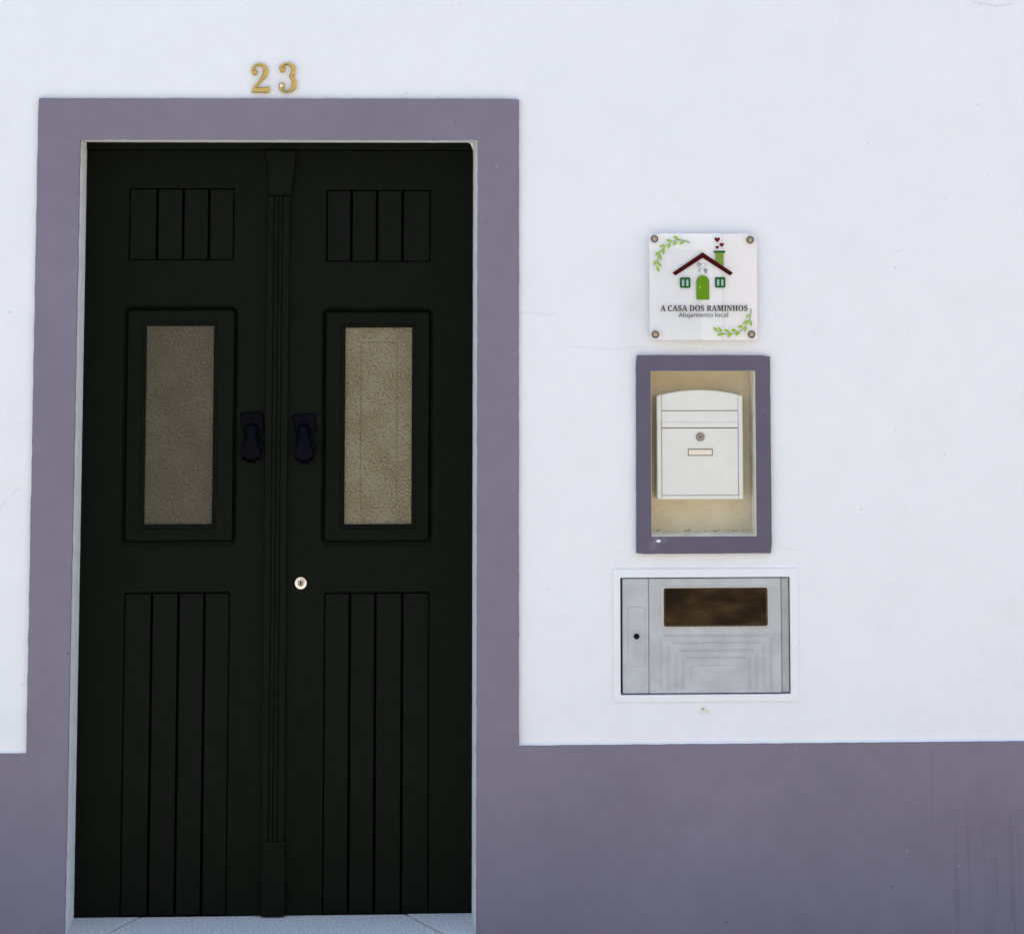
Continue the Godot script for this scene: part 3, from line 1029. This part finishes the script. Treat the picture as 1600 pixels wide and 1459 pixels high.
			bones.append([Vector3(0.0205, -0.045, 0.026), Vector3(0.0165, -0.064, 0.020), 0.0058, 0.0048, 0.003])
			blob_mesh(hs, bones, Vector3(-0.030, -0.096, -0.002), Vector3(0.034, 0.026, 0.062), 0.0021, 0.005)
			hs.generate_normals()
			knock_mesh = hs.commit()
		hand.mesh = knock_mesh
		hand.material_override = mat.iron
		hand.scale = Vector3(1.32, 1.0, 1.1)
		hand.position = Vector3(kx - 0.001 + off.x, ky - 0.021 + off.y, 0.001)
		if side == 0:
			hand.position.y -= 0.002
		kp.add_child(hand, true)
		hand.rotation.z = 0.02 if side == 0 else 0.05
	# the fluted cover strip over the meeting stiles, with a tapered capital and a square foot
	st = mb()
	var cxm := -0.3980 + off.x
	var prof := [[-0.0325, 0.0], [-0.0325, 0.013], [-0.0310, 0.0150], [-0.0165, 0.0150]]
	for k in 3:
		var fx := -0.0145 + k * 0.0120
		prof.append_array([[fx, 0.0145], [fx + 0.0008, 0.0085], [fx + 0.0042, 0.0085], [fx + 0.0050, 0.0145]])
	prof.append_array([[0.0165, 0.0150], [0.0310, 0.0150], [0.0325, 0.013], [0.0325, 0.0]])
	for k in prof.size() - 1:
		var a: Array = prof[k]
		var b: Array = prof[k + 1]
		var n := Vector3(a[1] - b[1], 0, b[0] - a[0])
		quad(st, Vector3(cxm + a[0], 0.205, a[1]), Vector3(cxm + b[0], 0.205, b[1]), Vector3(cxm + b[0], 2.030, b[1]), Vector3(cxm + a[0], 2.030, a[1]), n)
	var strip := part(d, "cover_strip", st, mat.plank)
	st = mb()
	slab(st, PackedVector2Array([Vector2(-0.4345, 2.2055), Vector2(-0.3475, 2.2055), Vector2(-0.3610, 2.0765), Vector2(-0.4255, 2.0765)].map(func(q): return q + Vector2(off.x, off.y))), 0.0, 0.024, 0.0025)
	part(strip, "capital", st, mat.plank)
	st = mb()
	box(st, Vector3(-0.4290, 0.0460, -0.205) + off, Vector3(-0.3625, 0.2525, -0.182) + off, 0.002)
	part(strip, "foot_block", st, mat.plank)
	# lock
	st = mb()
	var lc := Vector3(-0.3250, 0.9686, -0.2045) + off
	lathe(st, lc, [[0.0178, 0.0], [0.0178, 0.003], [0.0168, 0.0045], [0.0100, 0.0052], [0.0095, 0.0040], [0.0, 0.0040]], 32)
	var lk := part(d, "lock_escutcheon", st, mat.chrome)
	st = mb()
	lathe(st, lc, [[0.0084, 0.0042], [0.0082, 0.0075], [0.0072, 0.0082], [0.0, 0.0082]], 24)
	part(lk, "lock_cylinder", st, mat.steel)
	st = mb()
	slab(st, PackedVector2Array([Vector2(lc.x - 0.0016, lc.y - 0.0065), Vector2(lc.x + 0.0016, lc.y - 0.0065), Vector2(lc.x + 0.0016, lc.y), Vector2(lc.x + 0.0030, lc.y + 0.002), Vector2(lc.x + 0.0018, lc.y + 0.0052), Vector2(lc.x - 0.0018, lc.y + 0.0052), Vector2(lc.x - 0.0030, lc.y + 0.002), Vector2(lc.x - 0.0016, lc.y)]), lc.z + 0.0070, lc.z + 0.0086)
	part(lk, "keyhole", st, mat.black)


func slab_flat(st: SurfaceTool, p: Array, y0: float, y1: float, b: float) -> void:
	# a stone lying flat: outline in (x, z)
	var t := mb()
	var q := PackedVector2Array()
	for v: Vector2 in p:
		q.append(Vector2(v.x, -v.y))
	slab(t, q, y0, y1, b)
	t.generate_normals()
	st.append_from(t.commit(), 0, Transform3D(Basis(Vector3(1, 0, 0), Vector3(0, 0, -1), Vector3(0, 1, 0)), Vector3.ZERO))


func build_step() -> void:
	var s := thing("doorstep", "grey granite doorstep of three slabs with slanting joints below the door", "doorstep", Vector3(-0.394, -0.05, 0))
	var ox := 0.394
	var y0 := 0.001
	var y1 := 0.093   # top at 0.043
	var g := 0.0042
	var zf := 0.035
	var zb := -0.262
	var lx := func(z: float) -> float: return -0.7756 - (z + 0.2) * 0.4290 + ox
	var rx := func(z: float) -> float: return -0.0145 + (z + 0.2) * 0.4895 + ox
	var pieces := [
		[Vector2(-0.958 + ox, zb), Vector2(lx.call(zb) - g, zb), Vector2(lx.call(zf) - g, zf), Vector2(-0.958 + ox, zf)],
		[Vector2(lx.call(zb) + g, zb), Vector2(rx.call(zb) - g, zb), Vector2(rx.call(zf) - g, zf), Vector2(lx.call(zf) + g, zf)],
		[Vector2(rx.call(zb) + g, zb), Vector2(0.1735 + ox, zb), Vector2(0.1735 + ox, zf), Vector2(rx.call(zf) + g, zf)]]
	for k in 3:
		var st := mb()
		slab_flat(st, pieces[k], y0, y1 + [0.0, -0.0006, 0.0012][k], 0.0012)
		var o := MeshInstance3D.new()
		o.name = "stone_slab" if k == 0 else "stone_slab_%03d" % k
		o.mesh = st.commit()
		o.material_override = mat.stone
		s.add_child(o, true)
	part(s, "mortar_bed", bbox(-0.957 + ox, 0.1725 + ox, 0.002, 0.084, zb + 0.001, zf - 0.004), mat.joint)


func build_digits() -> void:
	var k := 0.0001918
	var at := func(u: float, v: float) -> Vector2: return Vector2(-0.4683 + (u - 402.0) * k, 2.4446 - (v - 364.0) * k)
	var lay := func(list: Array) -> Array:
		var o := []
		for q: Array in list:
			var p: Vector2 = at.call(q[0], q[1])
			o.append(Vector3(p.x, p.y, q[2] * k * 0.86))
		return smooth_path(o, 5)
	var two := merged([
		stroke(lay.call([[452, 522, 26], [424, 488, 22], [428, 436, 24], [470, 392, 23], [530, 378, 23], [588, 402, 32], [622, 460, 40], [606, 540, 38], [548, 610, 26], [485, 680, 20], [440, 745, 20]])),
		circle(at.call(458, 500), 40 * k, 20),
		PackedVector2Array([at.call(412, 796), at.call(414, 765), at.call(446, 716), at.call(630, 718), at.call(650, 704), at.call(682, 704), at.call(676, 796)])])
	var three := merged([
		stroke(lay.call([[850, 470, 26], [832, 436, 22], [860, 392, 24], [920, 366, 20], [985, 378, 30], [1026, 430, 38], [1022, 500, 38], [985, 552, 22]])),
		stroke(lay.call([[972, 552, 20], [1015, 584, 34], [1044, 650, 42], [1030, 720, 40], [975, 772, 22], [905, 780, 20], [852, 750, 26], [836, 706, 26]])),
		circle(at.call(866, 458), 42 * k, 20), circle(at.call(856, 688), 44 * k, 20)])
	for i in 2:
		var poly: PackedVector2Array = [two, three][i]
		var c := Vector2(-0.4405 if i == 0 else -0.3615, 2.363)
		var local := PackedVector2Array()
		for q in poly:
			local.append(q - c)
		var d := thing("number_digit", ["brass figure 2 fixed to white plaster above the door, nearer the wall's left", "brass figure 3 with a worn lower hook, just right of the 2"][i], "house number", Vector3(c.x, c.y, 0.004), "brass figures above the door")
		var st := mb()
		slab(st, local, -0.002, 0.0070, 0.0024)
		part(d, "figure", st, mat.brass)
		if i == 1:
			for e: Array in [[850.0, 690.0, 27.0]]:
				var cc: Vector2 = at.call(e[0], e[1]) - c
				st = mb(true)
				lathe(st, Vector3(cc.x, cc.y, 0.0062), [[e[2] * k, 0.0], [e[2] * k * 0.8, 0.0010], [e[2] * k * 0.45, 0.0016], [0.0, 0.0018]], 18)
				part(d, "worn_terminal", st, mat.chrome)
		for pn: Vector2 in ([Vector2(0.006, 0.060), Vector2(0.004, 0.004)] if i == 0 else [Vector2(0.014, 0.062), Vector2(0.015, 0.016)]):
			st = mb()
			lathe(st, Vector3(pn.x, pn.y, 0.0064), [[0.0016, 0.0], [0.0013, 0.0006], [0.0, 0.0008]], 10)
			part(d, "pin", st, mat.brass_dull)


func build_plaque() -> void:
	var s := thing("wall_plaque", "square clear acrylic plaque with a green and maroon house drawing above the letter box", "sign", Vector3(0.8143, 1.664, 0.0))
	var k := 0.3085 / 1130.0
	var at := func(u: float, v: float) -> Vector2: return Vector2((u - 790.0) * k, (1273.0 - v) * k)
	var w := 0.15425
	var hgt := 1105.0 * k
	var st := mb()
	slab(st, rrect(-w, 0.0, w, hgt, 0.0015, 3), 0.0180, 0.0225, 0.0006)
	part(s, "acrylic_sheet", st, mat.acrylic)
	# a white film behind the sheet; it leaves the upper corners clear
	var fp := PackedVector2Array([Vector2(-w + 0.0015, 0.0015), Vector2(w - 0.0015, 0.0015)])
	for i in 7:
		var a := PI / 2.0 * i / 6.0
		fp.append(Vector2(w - 0.0015 - 0.030 + cos(a) * 0.030, hgt - 0.0015 - 0.030 + sin(a) * 0.030))
	for i in 7:
		var a := PI / 2.0 + PI / 2.0 * i / 6.0
		fp.append(Vector2(-w + 0.0015 + 0.030 + cos(a) * 0.030, hgt - 0.0015 - 0.030 + sin(a) * 0.030))
	st = mb()
	cap(st, fp, 0.0176)
	part(s, "white_film", st, mat.film)
	var spots := [at.call(282, 227), at.call(1280, 237), at.call(287, 1210), at.call(1285, 1210)]
	for q: Vector2 in spots:
		st = mb(true)
		lathe(st, Vector3(q.x, q.y, 0.0), [[0.0065, 0.0], [0.0065, 0.0178]], 20)
		var po := part(s, "standoff", st, mat.brass_dull)
		st = mb()
		lathe(st, Vector3(q.x, q.y, 0.0228), [[0.0105, 0.0], [0.0105, 0.0036], [0.0094, 0.0052], [0.0074, 0.0046], [0.0070, 0.0040]], 28)
		part(po, "screw_cap", st, mat.bronze)
		st = mb(true)
		lathe(st, Vector3(q.x, q.y, 0.0228), [[0.0072, 0.0040], [0.0064, 0.0054], [0.0042, 0.0064], [0.0020, 0.0068], [0.0, 0.0069]], 24)
		part(po, "screw_head", st, mat.brass_dull)
	var z := 0.0229
	var film := 0.0003
	var flat := func(called: String, polys: Array, m: Material, level := 0) -> MeshInstance3D:
		var t := mb()
		for p: PackedVector2Array in polys:
			slab(t, p, z, z + film * (1 + level))
		return part(s, called, t, m)
	var pts := func(list: Array) -> PackedVector2Array:
		var o := PackedVector2Array()
		for q: Array in list:
			o.append(at.call(q[0], q[1]))
		return o
	var zr := func(x0: float, y0: float, x1: float, y1: float, r: float) -> PackedVector2Array:
		var a: Vector2 = at.call(x0, y1)
		var b: Vector2 = at.call(x1, y0)
		return rrect(a.x, a.y, b.x, b.y, r * k, 4)
	flat.call("printed_chimney", [pts.call([[915, 372], [1001, 372], [1001, 505], [915, 452]])], mat.p_chim)
	flat.call("printed_chimney_cap", [zr.call(895, 350, 1022, 371, 9)], mat.p_dark, 1)
	flat.call("printed_roof", [pts.call([[783, 366], [1097, 577], [1067, 606], [783, 424], [497, 606], [467, 577]])], mat.p_roof, 2)
	for q: Array in [[545, 625], [909, 622]]:
		var f: MeshInstance3D = flat.call("printed_window", [zr.call(q[0], q[1], q[0] + 109, q[1] + 108, 16)], mat.p_dark)
		for x: float in [23.0, 67.0]:
			var t := mb()
			slab(t, zr.call(q[0] + x - 2, q[1] + 22, q[0] + x + 22, q[1] + 90, 2), z, z + film * 2)
			part(f, "printed_pane", t, mat.p_glass)
	var arch := PackedVector2Array([at.call(716, 854), at.call(849, 854)])
	for i in 17:
		arch.append(at.call(782.5 + cos(PI * i / 16.0) * 66.5, 670 - sin(PI * i / 16.0) * 67))
	var dr: MeshInstance3D = flat.call("printed_door", [arch], mat.p_door)
	st = mb()
	slab(st, circle(at.call(754, 726), 9 * k, 14), z, z + film * 2)
	part(dr, "printed_knob", st, mat.p_knob)
	for q: Array in [[937, 238, 29], [983, 291, 24], [935, 316, 19]]:
		var hp := PackedVector2Array()
		for i in 28:
			var a := TAU * i / 28.0
			hp.append(at.call(q[0] + q[2] * pow(sin(a), 3), q[1] - q[2] * (13.0 * cos(a) - 5.0 * cos(2 * a) - 2.0 * cos(3 * a) - cos(4 * a)) / 15.5 - q[2] * 0.1))
		flat.call("printed_heart", [hp], mat.p_heart)
	# leafy sprays in two corners
	var line := func(list: Array, wide: float) -> PackedVector2Array:
		var o := []
		for q: Array in list:
			var p: Vector2 = at.call(q[0], q[1])
			o.append(Vector3(p.x, p.y, wide * k * (q[2] if q.size() > 2 else 1.0)))
		return stroke(smooth_path(o, 5))
	var leafed := func(list: Array) -> Array:
		var o := []
		for q: Array in list:
			var a: Vector2 = at.call(q[0], q[1])
			var b: Vector2 = at.call(q[2], q[3])
			var e := (b - a).orthogonal().normalized() * 12.5 * k
			var lp := PackedVector2Array()
			for i in 8:
				var t := i / 8.0
				lp.append(a.lerp(b, t) + e * pow(sin(PI * t), 0.8))
			for i in 8:
				var t := 1.0 - i / 8.0
				lp.append(a.lerp(b, t) - e * pow(sin(PI * t), 0.8))
			o.append(lp)
		return o
	var stems := [
		[[650, 268, 2.0], [590, 246, 1.7], [520, 238, 1.4], [460, 260], [400, 300], [350, 352], [318, 420], [306, 490]],
		[[1281, 945, 1.6], [1276, 1030, 1.4], [1240, 1105], [1190, 1163], [1120, 1196], [1040, 1208], [965, 1198], [920, 1166]]]
	var leaves := [
		[[475, 200, 540, 230], [400, 240, 465, 248], [332, 312, 398, 288], [288, 405, 332, 358], [274, 502, 301, 445], [538, 282, 592, 256], [470, 294, 523, 253], [420, 332, 451, 275], [374, 388, 379, 320], [354, 450, 334, 388], [351, 520, 312, 458], [329, 570, 303, 505]],
		[[888, 1139, 936, 1181], [938, 1134, 981, 1188], [922, 1214, 995, 1211], [1004, 1157, 1061, 1196], [1028, 1238, 1084, 1205], [1070, 1165, 1136, 1173], [1117, 1226, 1166, 1180], [1140, 1132, 1206, 1130], [1212, 1187, 1231, 1130], [1195, 1104, 1250, 1065], [1229, 1041, 1266, 1004], [1286, 1129, 1272, 1060]]]
	for i in 2:
		var sp: MeshInstance3D = flat.call("printed_spray", [line.call(stems[i], 3.0)], mat.p_stem)
		for lp: PackedVector2Array in leafed.call(leaves[i]):
			st = mb()
			slab(st, lp, z, z + film * 1.6)
			part(sp, "printed_leaf", st, mat.p_leaf)
	# the tiny map pin, its path and the bunch of grapes under the gable
	var pin := []
	var drop := []
	var hole := []
	for i in 24:
		var a := TAU * i / 24.0
		var down := maxf(0.0, -sin(a))
		drop.append([745 + cos(a) * 21 * (1.0 - 0.45 * down * down), 491 - sin(a) * (20 + 7 * down * down)])
		hole.append([745 + cos(a) * 15.5 * (1.0 - 0.45 * down * down), 491 - sin(a) * (15 + 6 * down * down)])
	st = mb()
	var da: PackedVector2Array = pts.call(drop)
	var ha: PackedVector2Array = pts.call(hole)
	ring(st, da, z + film, ha, z + film)
	slab(st, circle(at.call(745, 491), 5.5 * k, 10), z, z + film)
	part(s, "printed_map_pin", st, mat.p_grey)
	flat.call("printed_path", [line.call([[768, 486], [800, 486], [820, 488], [822, 500]], 1.8), line.call([[815, 508], [785, 520], [752, 538], [738, 555], [744, 563], [765, 563]], 1.8)], mat.p_pale)
	for q: Array in [[798, 546], [812, 538], [828, 546], [805, 557], [820, 557], [811, 568], [817, 578]]:
		st = mb()
		ring(st, circle(at.call(q[0], q[1]), 8.5 * k, 12), z + film * 1.2, circle(at.call(q[0], q[1]), 4.6 * k, 12), z + film * 1.2)
		part(s, "printed_grape", st, mat.p_grey)
	var l0: Vector2 = at.call(340, 972)
	var l1: Vector2 = at.call(1247, 972)
	text_part(s, "printed_name", "A CASA DOS RAMINHOS", "Droid Serif", 700, l0.x, l1.x, l0.y, 59 * k, z + film, film * 2, mat.p_ink)
	l0 = at.call(531, 1046)
	l1 = at.call(1044, 1046)
	text_part(s, "printed_subtitle", "Alojamento local", "Droid Sans", 400, l0.x, l1.x, l0.y, 41 * k, z + film, film * 2, mat.p_ink)


func build_letter_box() -> void:
	var b := thing("letter_box", "pale metal letter box with arched top hung in the mauve framed niche", "letter box", Vector3(0.8055, 1.2187, -0.09))
	var o := Vector2(-0.8055, -1.2187)
	var X0 := 0.6838
	var X1 := 0.9272
	var arch := func(x: float) -> float:   # height of the curved top
		var t := (x - 0.8055) / 0.1217
		return 1.5070 + 0.0163 * (1.0 - t * t)
	var outline := PackedVector2Array([Vector2(X0, 1.2187), Vector2(X1, 1.2187)])
	for i in 19:
		var x := lerpf(X1, X0, i / 18.0)
		outline.append(Vector2(x, arch.call(x)))
	var sh := func(p: PackedVector2Array) -> PackedVector2Array:
		var r := PackedVector2Array()
		for q in p:
			r.append(q + o)
		return r
	var st := mb()
	slab(st, sh.call(outline), 0.001, 0.066, 0.0015)
	part(b, "body", st, mat.box_white)
	var zf := 0.076
	var ix0 := 0.6966
	var ix1 := 0.9146
	st = mb()
	for e: Array in [[X0, ix0 - 0.0004], [ix1 + 0.0004, X1]]:
		var rail := PackedVector2Array([Vector2(e[0], 1.2187), Vector2(e[1], 1.2187 if true else 0.0), Vector2(e[1], arch.call(e[1])), Vector2(e[0], arch.call(e[0]))])
		st = mb()
		slab(st, sh.call(rail), 0.0665, zf, 0.0016)
		part(b, "side_rail", st, mat.box_white)
	st = mb()
	slab(st, sh.call(PackedVector2Array([Vector2(ix0, 1.2187), Vector2(ix1, 1.2187), Vector2(ix1, 1.2292), Vector2(ix0, 1.2292)])), 0.0665, zf - 0.0002, 0.0016)
	part(b, "bottom_rail", st, mat.box_white)
	var head := PackedVector2Array([Vector2(ix0 + 0.0004, 1.4668), Vector2(ix1 - 0.0004, 1.4668)])
	for i in 15:
		var x := lerpf(ix1 - 0.0004, ix0 + 0.0004, i / 14.0)
		head.append(Vector2(x, arch.call(x)))
	st = mb()
	slab(st, sh.call(head), 0.0665, zf - 0.0008, 0.0010)
	part(b, "top_panel", st, mat.box_white)
	# the slot flap: a plate with its lower edge folded forward
	st = mb()
	var fx0 := ix0 + 0.0008 + o.x
	var fx1 := ix1 - 0.0008 + o.x
	var pr := [[1.4648, 0.0700], [1.4648, 0.0738], [1.4355, 0.0746], [1.4320, 0.0778], [1.4195, 0.0772], [1.4188, 0.0760], [1.4188, 0.0700]]
	for i in pr.size() - 1:
		var p: Array = pr[i]
		var q: Array = pr[i + 1]
		quad(st, Vector3(fx0, p[0] + o.y, p[1]), Vector3(fx1, p[0] + o.y, p[1]), Vector3(fx1, q[0] + o.y, q[1]), Vector3(fx0, q[0] + o.y, q[1]), Vector3(0, q[1] - p[1], p[0] - q[0]))
	for x: float in [fx0, fx1]:
		var side := PackedVector2Array()
		for p: Array in pr:
			side.append(Vector2(p[0], p[1]))
		var t := Geometry2D.triangulate_polygon(side)
		for i in range(0, t.size(), 3):
			tri(st, Vector3(x, side[t[i]].x + o.y, side[t[i]].y), Vector3(x, side[t[i + 1]].x + o.y, side[t[i + 1]].y), Vector3(x, side[t[i + 2]].x + o.y, side[t[i + 2]].y), Vector3(signf(x), 0, 0))
	part(b, "slot_flap", st, mat.box_white)
	st = mb()
	slab(st, sh.call(rrect(ix0 + 0.0010, 1.2305, ix1 - 0.0010, 1.4165, 0.001, 2)), 0.0665, zf - 0.0012, 0.0010)
	var door := part(b, "letter_box_door", st, mat.box_white)
	st = mb()
	quad(st, Vector3(ix0 + o.x, 1.2290 + o.y, 0.0663), Vector3(ix1 + o.x, 1.2290 + o.y, 0.0663), Vector3(ix1 + o.x, 1.467 + o.y, 0.0663), Vector3(ix0 + o.x, 1.467 + o.y, 0.0663), Vector3(0, 0, 1))
	part(b, "shadow_gap", st, mat.gasket)
	st = mb()
	var lc := Vector3(0.8066 + o.x, 1.3927 + o.y, zf - 0.0012)
	lathe(st, lc, [[0.0125, 0.0], [0.0122, 0.0030], [0.0112, 0.0042], [0.0098, 0.0036], [0.0090, 0.0050], [0.0, 0.0052]], 28)
	part(door, "lock", st, mat.steel)
	st = mb()
	slab(st, rrect(lc.x - 0.0040, lc.y - 0.0011, lc.x + 0.0040, lc.y + 0.0011, 0.001, 3), lc.z + 0.004, lc.z + 0.0056)
	slab(st, circle(Vector2(lc.x, lc.y), 0.0019, 10), lc.z + 0.004, lc.z + 0.0058)
	part(door, "keyhole", st, mat.black)
	st = mb()
	var nz := zf - 0.0012
	var a := [0.7710, 1.3397, 0.8416, 1.3597]
	var rs := [[0.0035, 0.0001], [0.0034, 0.0010], [0.0006, 0.0012], [0.0, 0.0006]]
	for i in rs.size() - 1:
		var p: float = rs[i][0]
		var q: float = rs[i + 1][0]
		ring(st, sh.call(rrect(a[0] - p, a[1] - p, a[2] + p, a[3] + p, 0.001, 3)), nz + rs[i][1], sh.call(rrect(a[0] - q, a[1] - q, a[2] + q, a[3] + q, 0.001, 3)), nz + rs[i + 1][1])
	var np := part(door, "name_holder", st, mat.box_white)
	st = mb()
	ring(st, sh.call(rrect(a[0], a[1], a[2], a[3], 0.0008, 3)), nz + 0.0006, sh.call(rrect(a[0] + 0.0026, a[1] + 0.0026, a[2] - 0.0026, a[3] - 0.0032, 0.0005, 3)), nz + 0.0003)
	part(door, "holder_rim", st, mat.gasket)
	st = mb()
	cap(st, sh.call(rrect(a[0] + 0.0026, a[1] + 0.0026, a[2] - 0.0026, a[3] - 0.0032, 0.0005, 3)), nz + 0.0003)
	part(door, "name_card", st, mat.card)


func build_meter_box() -> void:
	var b := thing("meter_box", "grey meter cupboard with brown window set flush in the wall below the letter box", "meter box", Vector3(0.8148, 0.662, 0.0))
	var o := Vector2(-0.8148, -0.662)
	var px := func(x: float, y: float) -> Vector2: return Vector2(0.5764 + (x - 969.0) * 0.0018006, 1.0055 - (y - 902.0) * 0.0017612) + o
	var rr := func(x0: float, y0: float, x1: float, y1: float, r: float, n := 4) -> PackedVector2Array:
		var p: Vector2 = px.call(x0, y1)
		var q: Vector2 = px.call(x1, y0)
		return rrect(p.x, p.y, q.x, q.y, r, n)
	# white rendered border, a touch proud of the wall
	var st := mb()
	var out: PackedVector2Array = rr.call(957.8, 889.0, 1247.0, 1096.5, 0.004)
	var out2: PackedVector2Array = inset(out, 0.0015)
	var gap: PackedVector2Array = rr.call(969.0, 902.0, 1235.0, 1085.3, 0.004)
	ring(st, out, -0.003, out, 0.0030)
	ring(st, out, 0.0030, out2, 0.0042)
	ring(st, out2, 0.0042, gap, 0.0040)
	ring(st, gap, 0.0040, gap, -0.045, true)
	part(b, "plaster_border", st, mat.white)
	st = mb()
	cap(st, gap, -0.044)
	part(b, "housing", st, mat.black)
	st = mb()
	slab(st, rr.call(972.6, 904.2, 1013.4, 1083.0, 0.003), -0.040, -0.0020, 0.0020)
	part(b, "hinge_panel", st, mat.polyester)
	st = mb()
	slab(st, rr.call(1220.8, 904.2, 1233.2, 1083.4, 0.0025), -0.040, -0.0060, 0.0020)
	part(b, "side_strip", st, mat.polyester_dark)
	# main cover: face with a rounded opening for the window
	var zf := -0.0010
	st = mb()
	var co: PackedVector2Array = rr.call(1013.9, 904.2, 1220.3, 1083.2, 0.003, 6)
	var ci: PackedVector2Array = inset(co, 0.0018)
	var wo: PackedVector2Array = rr.call(1032.8, 915.8, 1202.7, 982.2, 0.009, 6)
	ring(st, co, -0.040, co, zf - 0.0018)
	ring(st, co, zf - 0.0018, ci, zf)
	ring(st, ci, zf, wo, zf)
	var cover := part(b, "cover", st, mat.polyester)
	st = mb()
	var w1: PackedVector2Array = rr.call(1034.6, 917.4, 1200.9, 980.6, 0.0085, 6)
	var w2: PackedVector2Array = rr.call(1036.6, 919.0, 1199.4, 979.4, 0.007, 6)
	var w3: PackedVector2Array = rr.call(1039.2, 921.0, 1196.8, 977.2, 0.006, 6)
	ring(st, wo, zf, w1, zf + 0.0032)
	ring(st, w1, zf + 0.0032, w2, zf + 0.0028)
	part(cover, "window_rim", st, mat.rim)
	st = mb()
	ring(st, w2, zf + 0.0028, w3, zf - 0.0025, true)
	part(cover, "rusty_gasket", st, mat.rust)
	st = mb()
	cap(st, w3, zf - 0.0025)
	part(cover, "window", st, mat.amber)
	# raised ribs fanning round the maker's plate
	for k in 4:
		var yy: float = [993.8, 1005.1, 1016.8, 1028.2][k]
		var hx: Array = [[1038.5, 1197.5], [1050.0, 1187.0], [1062.0, 1176.5], [1072.0, 1164.0]][k]
		st = mb()
		slab(st, rr.call(hx[0], yy - 1.1, hx[1], yy + 1.1, 0.0012, 3), zf - 0.0005, zf + 0.0030, 0.0013)
		part(cover, "rib", st, mat.polyester)
		var vx: Array = [[1032.4, 998.0], [1044.2, 1009.5], [1055.6, 1021.6], [1067.2, 1032.0]][k]
		var vr: Array = [[1204.4, 998.0], [1193.2, 1007.3], [1181.8, 1020.6], [1170.2, 1032.0]][k]
		for e: Array in [vx, vr]:
			st = mb()
			slab(st, rr.call(e[0] - 1.1, e[1], e[0] + 1.1, 1077.6, 0.0012, 3), zf - 0.0005, zf + 0.0030, 0.0013)
			part(cover, "rib", st, mat.polyester)
	st = mb()
	var m0: PackedVector2Array = rr.call(1079.0, 1039.6, 1158.6, 1065.5, 0.005, 5)
	var m1: PackedVector2Array = inset(m0, 0.0008)
	var m2: PackedVector2Array = inset(m0, 0.0018)
	ring(st, m0, zf + 0.0003, m1, zf + 0.0012)
	ring(st, m1, zf + 0.0012, m2, zf + 0.0006)
	cap(st, m2, zf + 0.0006)
	part(cover, "raised_plate", st, mat.polyester)
	# lock plate outline and key hole on the hinge panel
	st = mb()
	var l0: PackedVector2Array = rr.call(980.6, 948.0, 1008.0, 1041.0, 0.006, 5)
	var l1: PackedVector2Array = inset(l0, 0.0010)
	var l2: PackedVector2Array = inset(l0, 0.0022)
	ring(st, l0, -0.0017, l1, -0.0004)
	ring(st, l1, -0.0004, l2, -0.0012)
	cap(st, l2, -0.0012)
	var lp := part(b, "lock_plate", st, mat.polyester)
	var hc: Vector2 = px.call(994.3, 994.2)
	st = mb()
	lathe(st, Vector3(hc.x, hc.y, -0.0012), [[0.0122, 0.0], [0.0118, 0.0022], [0.0100, 0.0028], [0.0083, 0.0018], [0.0083, 0.0004]], 28)
	part(lp, "key_ring", st, mat.polyester)
	st = mb()
	lathe(st, Vector3(hc.x, hc.y, -0.0010), [[0.0084, 0.0006], [0.0, 0.0006]], 24)
	part(lp, "keyhole", st, mat.black)
